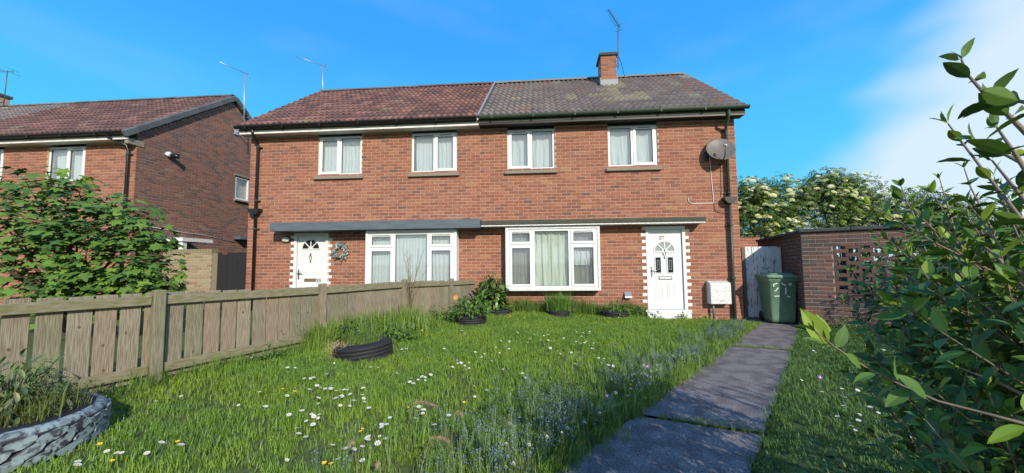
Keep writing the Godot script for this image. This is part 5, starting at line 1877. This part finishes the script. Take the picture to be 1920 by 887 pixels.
func bloom(petals: int, r: float, c: Color, heart: Color, cup := 0.2) -> ArrayMesh:
	var b := B.new()
	for k in petals:
		var a := TAU * k / petals
		var w := PI / petals * 0.9
		b.col(c)
		b.quad(Vector3(cos(a), 0, sin(a)) * r * 0.25, Vector3(cos(a - w), cup, sin(a - w)) * r * 0.85, Vector3(cos(a), cup * 1.1, sin(a)) * r, Vector3(cos(a + w), cup, sin(a + w)) * r * 0.85)
	b.col(heart)
	for k in 8:
		var a := TAU * k / 8
		var e := TAU * (k + 1) / 8
		b.tri(Vector3(0, r * 0.16, 0), Vector3(cos(a), 0.02, sin(a)) * r * 0.36, Vector3(cos(e), 0.02, sin(e)) * r * 0.36)
	b.col(Color(0.08, 0.16, 0.03))
	b.quad(Vector3(-0.0012, 0, 0), Vector3(0.0012, 0, 0), Vector3(0.0012, -0.06, 0.006), Vector3(-0.0012, -0.06, 0.006))
	return b.mesh()

func build_plants() -> void:
	var oval := oval_leaf(0.42, 0.2, 0.3, 5)
	var thin := oval_leaf(0.24, 0.2, 0.35, 5)
	var broad := oval_leaf(0.55, 0.2, 0.45, 6, Color(1.3, 1.25, 1.1))
	var fresh := [Color(0.06, 0.14, 0.025), Color(0.085, 0.18, 0.03), Color(0.045, 0.11, 0.025), Color(0.12, 0.22, 0.035)]
	var dull := [Color(0.085, 0.125, 0.04), Color(0.10, 0.15, 0.045), Color(0.06, 0.10, 0.035), Color(0.14, 0.16, 0.06)]
	var g := func(x: float, z: float) -> Vector3: return Vector3(x, ground_y(x, z), z)
	var p := clump("leafy_plant", "dense dark green leafy mound with orange flower in black tyre", Vector3(0.07, 0.33, 1.70), 620, Vector3(0.40, 0.36, 0.36), 0.085, oval, fresh, "", 14)
	var fl := bloom(9, 0.045, Color(0.75, 0.32, 0.02), Color(0.6, 0.2, 0.01))
	var o := own(p, "flower", fl, tinted(mat(Color.WHITE, 0.7)))
	o.transform = Transform3D(Basis(Vector3.RIGHT, 1.2), Vector3(-0.22, 0.34, 0.22))
	clump("climbing_shrub", "tall shrub with big glossy leaves against wall left of the bay", Vector3(0.32, 0.12, 0.42), 300, Vector3(0.40, 0.92, 0.30), 0.17, broad, fresh, "", 14, "shrub", 0.35)
	clump("climbing_shrub", "mass of reddish-green leaves topping the shrub beside the bay window", Vector3(0.30, 0.55, 0.26), 260, Vector3(0.30, 0.52, 0.22), 0.10, oval, [Color(0.07, 0.13, 0.03), Color(0.12, 0.13, 0.035), Color(0.09, 0.16, 0.03)], "", 10, "shrub")
	clump("garden_weed", "spreading green weeds between fence end and leafy tyre", g.call(-0.42, 1.75), 330, Vector3(0.42, 0.30, 0.40), 0.09, thin, fresh)
	clump("garden_weed", "dark thistle-like weed standing by the fence post near the half-sunk tyre", g.call(-1.12, 3.85), 150, Vector3(0.20, 0.36, 0.18), 0.13, thin, [Color(0.05, 0.11, 0.035), Color(0.07, 0.14, 0.045)])
	clump("garden_weed", "green weeds growing behind the half-sunk tyre", g.call(-0.78, 3.35), 320, Vector3(0.42, 0.24, 0.30), 0.08, oval, fresh)
	clump("ivy_plant", "small dark ivy clinging to the middle fence post", g.call(-1.50, 3.82), 60, Vector3(0.10, 0.30, 0.07), 0.06, broad, [Color(0.035, 0.075, 0.022), Color(0.05, 0.10, 0.03), Color(0.16, 0.10, 0.05)])
	clump("willowherb_plant", "tall feathery weeds filling the silver painted tyre", Vector3(-2.06, 0.30, 6.62), 560, Vector3(0.36, 0.42, 0.30), 0.085, thin, dull, "", 26)
	clump("dock_plant", "single broad pale dock leaves at the back of the silver tyre", Vector3(-2.22, 0.31, 6.72), 7, Vector3(0.16, 0.16, 0.10), 0.20, broad, [Color(0.12, 0.20, 0.05)], "", 3)
	clump("garden_weed", "leafy weeds in the black tyre nearest door 57", Vector3(2.97, 0.25, 0.50), 120, Vector3(0.32, 0.20, 0.24), 0.13, thin, fresh)
	clump("garden_weed", "low weeds along the wall between vent hood and door 57", g.call(3.52, 0.30), 110, Vector3(0.22, 0.26, 0.14), 0.10, oval, fresh)
	clump("garden_weed", "small dark plant growing against the right foot of door 57", Vector3(4.48, 0.02, 0.24), 70, Vector3(0.13, 0.17, 0.10), 0.06, oval, fresh)
	clump("lime_plant", "small lime-green plant under the meter box", Vector3(4.95, 0.02, 0.18), 90, Vector3(0.14, 0.12, 0.09), 0.06, broad, [Color(0.20, 0.33, 0.03), Color(0.26, 0.38, 0.04)])
	clump("garden_weed", "weeds round the foot of the right downpipe", Vector3(5.55, 0.01, 0.36), 110, Vector3(0.28, 0.09, 0.20), 0.06, thin, fresh)
	clump("garden_weed", "patchy weeds at the path edge before the meter box", g.call(5.05, 0.85), 130, Vector3(0.42, 0.07, 0.22), 0.055, oval, fresh)
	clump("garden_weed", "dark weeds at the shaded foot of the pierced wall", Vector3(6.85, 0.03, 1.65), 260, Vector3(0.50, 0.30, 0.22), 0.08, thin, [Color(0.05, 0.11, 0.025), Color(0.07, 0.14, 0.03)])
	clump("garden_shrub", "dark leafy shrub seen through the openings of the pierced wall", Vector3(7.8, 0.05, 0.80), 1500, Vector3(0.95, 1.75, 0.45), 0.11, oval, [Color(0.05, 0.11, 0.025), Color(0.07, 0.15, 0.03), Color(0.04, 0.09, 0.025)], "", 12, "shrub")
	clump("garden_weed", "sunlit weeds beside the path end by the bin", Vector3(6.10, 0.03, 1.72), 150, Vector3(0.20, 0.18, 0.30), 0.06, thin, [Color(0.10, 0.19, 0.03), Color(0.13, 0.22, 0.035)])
	clump("garden_weed", "leafy weed at the foot of the fence near the silver tyre", g.call(-1.72, 4.62), 70, Vector3(0.14, 0.16, 0.12), 0.09, thin, fresh)
	p = clump("white_flower_plant", "white flowering plant at the left foot of door 57", Vector3(3.80, 0.03, 0.34), 90, Vector3(0.20, 0.24, 0.13), 0.08, oval, fresh)
	var wf := bloom(5, 0.035, Color(0.75, 0.75, 0.75), Color(0.5, 0.5, 0.3))
	for k in 9:
		var q := own(p, "flower", wf, tinted(mat(Color.WHITE, 0.7)))
		q.transform = Transform3D(Basis(Vector3.RIGHT, 0.9), Vector3(rng.randf_range(-0.16, 0.16), rng.randf_range(0.08, 0.24), rng.randf_range(0.02, 0.14)))
	# bare twigs in front of the fence
	var tw := thing("twiggy_shrub", "bare thin twigs rising above the fence before the left bay", "shrub", g.call(-0.88, 2.28))
	var tb := B.new(true)
	for k in 13:
		var a := rng.randf() * TAU
		var lean := Vector3(cos(a) * rng.randf_range(0.05, 0.26), 0, sin(a) * 0.12)
		var hh := rng.randf_range(0.8, 1.45)
		var mid := lean * 0.35 + Vector3(rng.randf_range(-0.04, 0.04), hh * 0.5, 0)
		var tip := lean * 1.4 + Vector3(0, hh, 0)
		tb.tube([Vector3(rng.randf_range(-0.05, 0.05), -0.02, 0), mid, tip], [0.006, 0.0042, 0.0018], 5)
		for j in 3:
			var s := mid.lerp(tip, rng.randf_range(0.1, 0.8))
			tb.tube([s, s + Vector3(rng.randf_range(-0.12, 0.12), rng.randf_range(0.08, 0.22), rng.randf_range(-0.05, 0.05))], [0.0026, 0.0012], 4)
	own(tw, "twigs", tb.mesh(), mat(Color(0.20, 0.16, 0.09), 0.85))
	# dry grass spilling over the half-sunk tyre
	var dg := thing("dry_grass_clump", "straw-coloured dead grass spilling over the half-sunk tyre", "grass clump", Vector3(-1.08, 0.14, 4.28))
	var db := B.new()
	for k in 260:
		var q := Vector3(rng.randf_range(-0.10, 0.16), rng.randf_range(0.02, 0.20), rng.randf_range(-0.14, 0.14))
		var d := Vector3(rng.randf_range(-0.8, 0.3), rng.randf_range(-0.9, 0.3), rng.randf_range(-0.2, 0.8)).normalized() * rng.randf_range(0.06, 0.14)
		var s := d.cross(Vector3.BACK).normalized() * 0.002
		db.col([Color(0.36, 0.27, 0.14), Color(0.28, 0.20, 0.10), Color(0.42, 0.34, 0.20)][rng.randi() % 3])
		db.tri(q - s, q + d, q + s)
	own(dg, "blades", db.mesh(), tinted(mat(Color.WHITE, 0.9)))

# ---------------------------------------------------------------- grass
func tuft(n: int, h: float, spread: float, wide: float, sd: int) -> ArrayMesh:
	var r := RandomNumberGenerator.new()
	r.seed = sd
	var b := B.new()
	for k in n:
		var a := r.randf() * TAU
		var p := Vector3(r.randf_range(-1, 1), 0, r.randf_range(-1, 1)) * spread
		var lean := Vector3(cos(a), 0, sin(a)) * r.randf_range(0.15, 0.75)
		var hh := h * r.randf_range(0.55, 1.15)
		var s := Vector3(-sin(a), 0, cos(a)).rotated(Vector3.UP, r.randf_range(-0.8, 0.8)) * wide * r.randf_range(0.7, 1.2)
		var m := p + lean * hh * 0.35 + Vector3.UP * hh * 0.6
		var t := p + lean * hh * 1.0 + Vector3.UP * hh * 0.95
		var v := r.randf_range(0.75, 1.25)
		b.col(Color(v * r.randf_range(0.9, 1.15), v, v * 0.9) if r.randf() > 0.06 else Color(2.2, 1.5, 2.2))
		b.quad(p - s, m - s * 0.8, m + s * 0.8, p + s)
		b.tri(m - s * 0.8, t, m + s * 0.8)
	return b.mesh()

func build_grass() -> void:
	var m := leafy(Color.WHITE, 0.55, 0.55)
	var meshes := []
	for k in 3: meshes.append(tuft(15, 0.062, 0.042, 0.0022, 70 + k))
	var sets := [[[], []], [[], []], [[], []]]
	var add := func(x: float, z: float, hs: float, c: Color) -> void:
		var k := rng.randi() % 3
		var sx := rng.randf_range(0.85, 1.2)
		sets[k][0].append(Transform3D(Basis(Vector3.UP, rng.randf() * TAU).scaled(Vector3(sx, hs, sx)), Vector3(x, ground_y(x, z) - 0.004, z)))
		sets[k][1].append(c)
	var hue := FastNoiseLite.new()
	hue.seed = 8
	hue.frequency = 0.9
	var patch := FastNoiseLite.new()
	patch.seed = 21
	patch.frequency = 0.55
	var n := 0
	while n < 30000:
		# denser towards the viewer
		var z := 8.9 - 8.85 * pow(rng.randf(), 0.72)
		var x := rng.randf_range(-3.6, 7.2)
		n += 1
		if x < fence_x(z) + 0.03 or x > path_right(z) + 6.0: continue
		if on_path(x, z): continue
		if x > hedge_face(z) + 0.5: continue
		if z < 0.62 and x > 3.6: continue
		var skip := false
		for t in [[-2.0, 6.66, 0.43], [-0.83, 4.12, 0.36], [0.07, 1.72, 0.29], [0.5, 0.55, 0.27], [1.78, 0.5, 0.22], [2.97, 0.5, 0.27]]:
			if Vector2(x - t[0], z - t[1]).length() < t[2]: skip = true
		if skip: continue
		var v := hue.get_noise_2d(x, z)
		var c := Color(0.185, 0.295, 0.026).lerp(Color(0.115, 0.235, 0.026), clampf(0.5 + v, 0, 1))
		c = c * rng.randf_range(0.85, 1.15)
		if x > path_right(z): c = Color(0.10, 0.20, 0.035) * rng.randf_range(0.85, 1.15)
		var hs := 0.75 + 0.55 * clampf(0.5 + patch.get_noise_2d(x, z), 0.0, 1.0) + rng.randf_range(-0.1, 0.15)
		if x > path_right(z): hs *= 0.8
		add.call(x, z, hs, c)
	for k in 3:
		mass("grass", meshes[k], sets[k][0], sets[k][1], m, ["short green lawn grass", "short lawn grass between the daisies", "short lawn grass among the tufts"][k], "grass")
	# taller grass along fence, walls, path edge and in the tyres
	var tall := tuft(12, 0.22, 0.05, 0.0026, 91)
	var xf := []
	var cs := []
	var put := func(x: float, z: float, y: float, s: float, c: Color) -> void:
		xf.append(Transform3D(Basis(Vector3.UP, rng.randf() * TAU).scaled(Vector3(s, s, s) * rng.randf_range(0.75, 1.2)), Vector3(x, y, z)))
		cs.append(c * rng.randf_range(0.8, 1.2))
	for k in 420:
		var z := rng.randf_range(0.2, 7.2)
		var x := fence_x(z) + absf(rng.randfn()) * 0.13 + 0.04
		put.call(x, z, ground_y(x, z), rng.randf_range(0.4, 0.9), Color(0.12, 0.22, 0.03))
	for k in 420:   # rank grass by the fence behind the half-sunk tyre
		var z := rng.randf_range(2.3, 4.1)
		var x := fence_x(z) + absf(rng.randfn()) * 0.28 + 0.05
		put.call(x, z, ground_y(x, z), rng.randf_range(0.9, 2.0), Color(0.14, 0.235, 0.035))
	for k in 480:
		var x := rng.randf_range(0.5, 3.7)
		var z := absf(rng.randfn()) * 0.14 + 0.05
		put.call(x, z, ground_y(x, z), rng.randf_range(0.5, 1.6), Color(0.115, 0.195, 0.035))
	for k in 260:   # rank weeds along the foot of the wall
		var x := rng.randf_range(0.8, 3.65)
		var z := absf(rng.randfn()) * 0.10 + 0.06
		put.call(x, z, ground_y(x, z), rng.randf_range(0.9, 1.9) * (0.6 + 0.5 * absf(sin(x * 2.3))), Color(0.11, 0.19, 0.04))
	for k in 90:    # in the tyre under the bay
		var a := rng.randf() * TAU
		var r := sqrt(rng.randf()) * 0.19
		put.call(1.78 + cos(a) * r, 0.50 + sin(a) * r, 0.26, rng.randf_range(1.1, 2.0), Color(0.10, 0.21, 0.03))
	for k in 90:
		var a := rng.randf() * TAU
		var r := sqrt(rng.randf()) * 0.22
		put.call(-0.83 + cos(a) * r, 4.12 + sin(a) * r, 0.27, rng.randf_range(0.35, 0.9), Color(0.10, 0.17, 0.03))
	for k in 130:
		var a := rng.randf() * TAU
		var r := sqrt(rng.randf()) * 0.33
		put.call(-2.0 + cos(a) * r, 6.66 + sin(a) * r, 0.29, rng.randf_range(0.5, 1.2), Color(0.105, 0.14, 0.035))
	for k in 560:   # unmown border beside the path
		var z := lerpf(1.2, 7.6, pow(rng.randf(), 0.6))
		var x := path_left(z) - absf(rng.randfn()) * (0.22 + 0.05 * z) + 0.03
		put.call(x, z, ground_y(x, z), rng.randf_range(0.35, 1.0) * (0.7 + 0.06 * z), Color(0.145, 0.235, 0.04))
	for k in 460:   # joints of the path
		var zc: float = [2.92, 5.72][rng.randi() % 2]
		var f := rng.randf()
		var z: float = zc + (f - 0.5) * 0.30 + rng.randfn() * 0.025
		if zc > 4.0 and f < 0.2: continue
		put.call(lerpf(path_left(z), path_right(z), f), z, -0.01, rng.randf_range(0.14, 0.36), Color(0.15, 0.23, 0.035))
	for k in 420:   # shaggy edge hanging over the path
		var z := lerpf(1.0, 7.4, pow(rng.randf(), 0.7))
		var x := path_left(z) + rng.randfn() * 0.07 - 0.02 + bumps.get_noise_2d(z * 90.0, 7.0) * 0.12
		put.call(x, z, maxf(ground_y(x, z), 0.0), rng.randf_range(0.25, 0.6), Color(0.13, 0.225, 0.035))
	for k in 160:   # right edge of the path
		var z := rng.randf_range(1.3, 7.4)
		var x := path_right(z) + absf(rng.randfn()) * 0.12
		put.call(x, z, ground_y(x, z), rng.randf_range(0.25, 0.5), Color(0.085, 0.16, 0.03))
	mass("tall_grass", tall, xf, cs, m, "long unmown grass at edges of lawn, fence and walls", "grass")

# ---------------------------------------------------------------- flowers in the lawn
func flower(called: String, label: String, category: String, group: String, mesh: Mesh, m: Material, p: Vector3, s: float) -> void:
	var o := MeshInstance3D.new()
	o.name = numbered(called)
	o.mesh = mesh
	o.material_override = m
	add_child(o)
	var tilt := Vector3(rng.randf_range(-0.25, 0.45), 0, rng.randf_range(-0.45, 0.25))
	o.transform = Transform3D(Basis.from_euler(tilt).rotated(Vector3.UP, rng.randf() * 0.8).scaled(Vector3.ONE * s), p)
	tag(o, label, category, group)

func build_flowers() -> void:
	var m := tinted(mat(Color.WHITE, 0.75))
	var daisy := bloom(11, 0.0165, Color(0.80, 0.79, 0.76), Color(0.72, 0.50, 0.03), 0.10)
	var butter := bloom(5, 0.014, Color(0.80, 0.56, 0.01), Color(0.65, 0.42, 0.01), 0.45)
	var left := [[-0.36, 5.75, 0.13, 14], [-0.19, 6.16, 0.07, 8], [-0.37, 5.52, 0.06, 5], [-0.09, 5.78, 0.06, 5], [0.4, 6.39, 0.08, 9], [0.37, 6.18, 0.04, 3], [0.21, 5.18, 0.07, 9], [0.59, 6.02, 0.06, 8], [0.52, 4.68, 0.1, 9], [0.7, 4.34, 0.11, 10], [0.05, 5.89, 0.05, 3], [0.25, 6.65, 0.08, 4], [-1.23, 4.97, 0.04, 2], [-0.39, 4.83, 0.05, 2], [1.05, 3.49, 0.14, 8], [1.61, 3.47, 0.14, 12], [1.73, 3.86, 0.12, 10], [1.38, 3.06, 0.17, 8], [2.09, 2.74, 0.11, 7], [2.19, 4.37, 0.11, 9], [1.93, 3.53, 0.11, 6], [-0.12, 6.5, 0.09, 4], [-1.83, 4.79, 0.11, 3], [-0.78, 5.18, 0.06, 4], [-0.34, 4.09, 0.07, 6], [-1.15, 6.89, 0.08, 3], [-0.93, 6.69, 0.1, 3], [-1.11, 6.83, 0.08, 3], [-1.62, 5.73, 0.13, 2], [2.58, 1.0, 0.11, 2], [0.9, 5.2, 0.5, 8], [-0.6, 5.6, 0.4, 8], [1.3, 2.2, 0.6, 10], [0.1, 3.0, 0.5, 5]]
	for c in left:
		for k in c[3]:
			var x: float = c[0] + rng.randfn() * c[2] * 1.1
			var z: float = c[1] + rng.randfn() * c[2] * 1.5
			if x > path_left(z) - 0.05 or x < fence_x(z) + 0.1: continue
			var where := "white daisy in the front of the sunny lawn, nearest the street" if c[1] > 6.0 else "white daisy in the middle of the sunny lawn, level with the fence" if c[1] > 4.2 else "white daisy in the back of the sunny lawn, towards the bay window"
			flower("daisy", where, "daisy", "daisies in the sunny lawn", daisy, m, Vector3(x, ground_y(x, z) + rng.randf_range(0.055, 0.075), z), rng.randf_range(0.75, 1.25))
	var right := [[6.33, 2.75, 9], [5.76, 3.29, 7], [5.13, 3.62, 6], [4.65, 4.6, 9], [5.08, 4.63, 10], [4.28, 4.76, 5], [4.14, 5.68, 8], [3.79, 5.94, 5], [4.04, 5.29, 4], [4.05, 5.08, 4], [3.67, 6.28, 3], [4.46, 5.2, 5]]
	for c in right:
		for k in c[2]:
			var x: float = c[0] + rng.randfn() * 0.2
			var z: float = c[1] + rng.randfn() * 0.2
			if x < path_right(z) + 0.08: continue
			flower("daisy", "white daisy in the shaded grass between path and hedge", "daisy", "daisies in the shaded strip", daisy, m, Vector3(x, ground_y(x, z) + rng.randf_range(0.045, 0.06), z), rng.randf_range(0.75, 1.15))
	var yellow := [[-0.35, 3.04, 6], [0.82, 1.18, 9], [0.31, 6.43, 2], [0.3, 6.69, 3], [0.89, 5.6, 2], [-0.65, 5.81, 2], [1.25, 1.38, 6], [2.95, 1.0, 4], [4.1, 0.97, 3], [-0.81, 3.26, 3], [3.0, 4.55, 3], [2.3, 5.13, 3], [-1.1, 6.7, 3]]
	for c in yellow:
		for k in c[2]:
			var x: float = c[0] + rng.randfn() * 0.16
			var z: float = c[1] + rng.randfn() * 0.2
			if x > path_left(z) - 0.03: continue
			flower("buttercup", "small yellow buttercup in the lawn", "buttercup", "buttercups in the lawn", butter, m, Vector3(x, ground_y(x, z) + rng.randf_range(0.06, 0.10), z), rng.randf_range(0.8, 1.3))
	# white clover heads and pansies in the border
	var cb := B.new()
	for k in 46:
		var d := Vector3(sin(k * 2.4) * sqrt(1.0 - pow(k / 46.0, 2.0)), k / 46.0 * 1.2 - 0.2, cos(k * 2.4) * sqrt(1.0 - pow(k / 46.0, 2.0)))
		var s := d.cross(Vector3.UP).normalized() * 0.0022
		cb.col(Color(0.66, 0.68, 0.55) if k > 10 else Color(0.42, 0.46, 0.28))
		cb.quad(d * 0.004, d * 0.010 + s, d * 0.0125, d * 0.010 - s)
	cb.col(Color(0.09, 0.17, 0.03))
	cb.quad(Vector3(-0.0012, 0, 0), Vector3(0.0012, 0, 0), Vector3(0.0012, -0.12, 0.01), Vector3(-0.0012, -0.12, 0.01))
	var clover := cb.mesh()
	for k in 46:
		var z := rng.randf_range(4.0, 6.8)
		var x := path_left(z) - absf(rng.randfn()) * 0.30 - 0.02
		flower("clover_flower", "creamy white clover head in the border beside the path", "clover", "clover heads by the path", clover, m, Vector3(x, ground_y(x, z) + rng.randf_range(0.10, 0.19), z), rng.randf_range(0.9, 1.3))
	var pansy := bloom(5, 0.022, Color(0.22, 0.09, 0.36), Color(0.75, 0.62, 0.5), 0.1)
	for q in [[1.98, 5.62, "purple and cream pansy in the border near the clover"], [2.55, 4.70, "dark purple pansy farther up the path border"], [4.05, 5.02, "dark pansy in shaded grass right of path"]]:
		var x: float = q[0]
		var z: float = q[1]
		var o := MeshInstance3D.new()
		o.name = numbered("pansy")
		o.mesh = pansy
		o.material_override = m
		add_child(o)
		o.transform = Transform3D(Basis(Vector3.RIGHT, 1.1), Vector3(x, ground_y(x, z) + 0.15, z))
		tag(o, q[2], "pansy", "pansies")
	# a haze of forget-me-nots
	var fb := B.new()
	for k in 16:
		var p := Vector3(rng.randf_range(-0.04, 0.04), rng.randf_range(0.05, 0.17), rng.randf_range(-0.04, 0.04))
		fb.col(Color(0.19, 0.25, 0.30) if k % 3 else Color(0.28, 0.34, 0.38))
		for j in 3:
			var a := j * 1.05 + k
			var u := Vector3(cos(a), 0.3, sin(a)) * 0.0034
			var v := u.cross(Vector3(0.2, 1, 0.3)).normalized() * 0.0034
			fb.quad(p - u - v, p - u + v, p + u + v, p + u - v)
		fb.col(Color(0.13, 0.20, 0.08))
		var f := Vector3(p.x * 0.4, 0, p.z * 0.4)
		fb.quad(f + Vector3(-0.0014, 0, 0), p + Vector3(-0.0008, 0, 0), p + Vector3(0.0008, 0, 0), f + Vector3(0.0014, 0, 0))
	var xf := []
	var cs := []
	for k in 640:
		var z := rng.randf_range(1.4, 7.0)
		var dd := absf(rng.randfn()) * (0.20 + 0.035 * z) + (0.02 if z < 4.0 else 0.10)
		var x := path_left(z) - dd
		if patchy(x, z) < -0.10: continue
		var s := rng.randf_range(0.7, 1.35)
		xf.append(Transform3D(Basis(Vector3.UP, rng.randf() * TAU).scaled(Vector3(1.1, s, 1.1)), Vector3(x, ground_y(x, z), z)))
		cs.append(Color.WHITE * rng.randf_range(0.85, 1.15))
	mass("forget_me_nots", fb.mesh(), xf, cs, m, "hazy pale blue forget-me-nots along the path border", "flowers")
	# dry seed heads of grass leaning in the foreground
	for q in [[0.62, 6.75, 0.42, 0.30], [0.80, 6.98, 0.36, 0.24], [0.55, 7.05, 0.34, -0.06], [0.70, 7.12, 0.30, -0.03], [0.88, 6.55, 0.30, 0.10]]:
		var s := thing("grass_seed_head", "dry purple-brown grass stalk with drooping plume at lawn's front edge", "seed head", Vector3(q[0], ground_y(q[0], q[1]), q[1]), 0.0, "dry grass plumes")
		var b := B.new(true)
		var top := Vector3(q[3] * 0.35, q[2], 0)
		b.tube([Vector3.ZERO, top * 0.5 + Vector3(0, 0.03, 0), top], [0.0018, 0.0014, 0.001], 5)
		own(s, "stalk", b.mesh(), mat(Color(0.24, 0.21, 0.10), 0.9))
		b = B.new()
		for k in 90:
			var t := rng.randf()
			var p := top + Vector3(q[3] * 0.4 * t, 0.03 * t - 0.05 * t * t, 0)
			var d := (Vector3(signf(q[3]) * 0.9, -0.1, 0) + rand_dir() * 0.8).normalized() * 0.02
			var w := d.cross(Vector3.BACK).normalized() * 0.0016
			b.tri(p - w, p + d, p + w)
		own(s, "plume", b.mesh(), mat(Color(0.27, 0.20, 0.14), 0.95))

func patchy(x: float, z: float) -> float:
	return bumps.get_noise_2d(x * 35.0 + 300.0, z * 35.0)
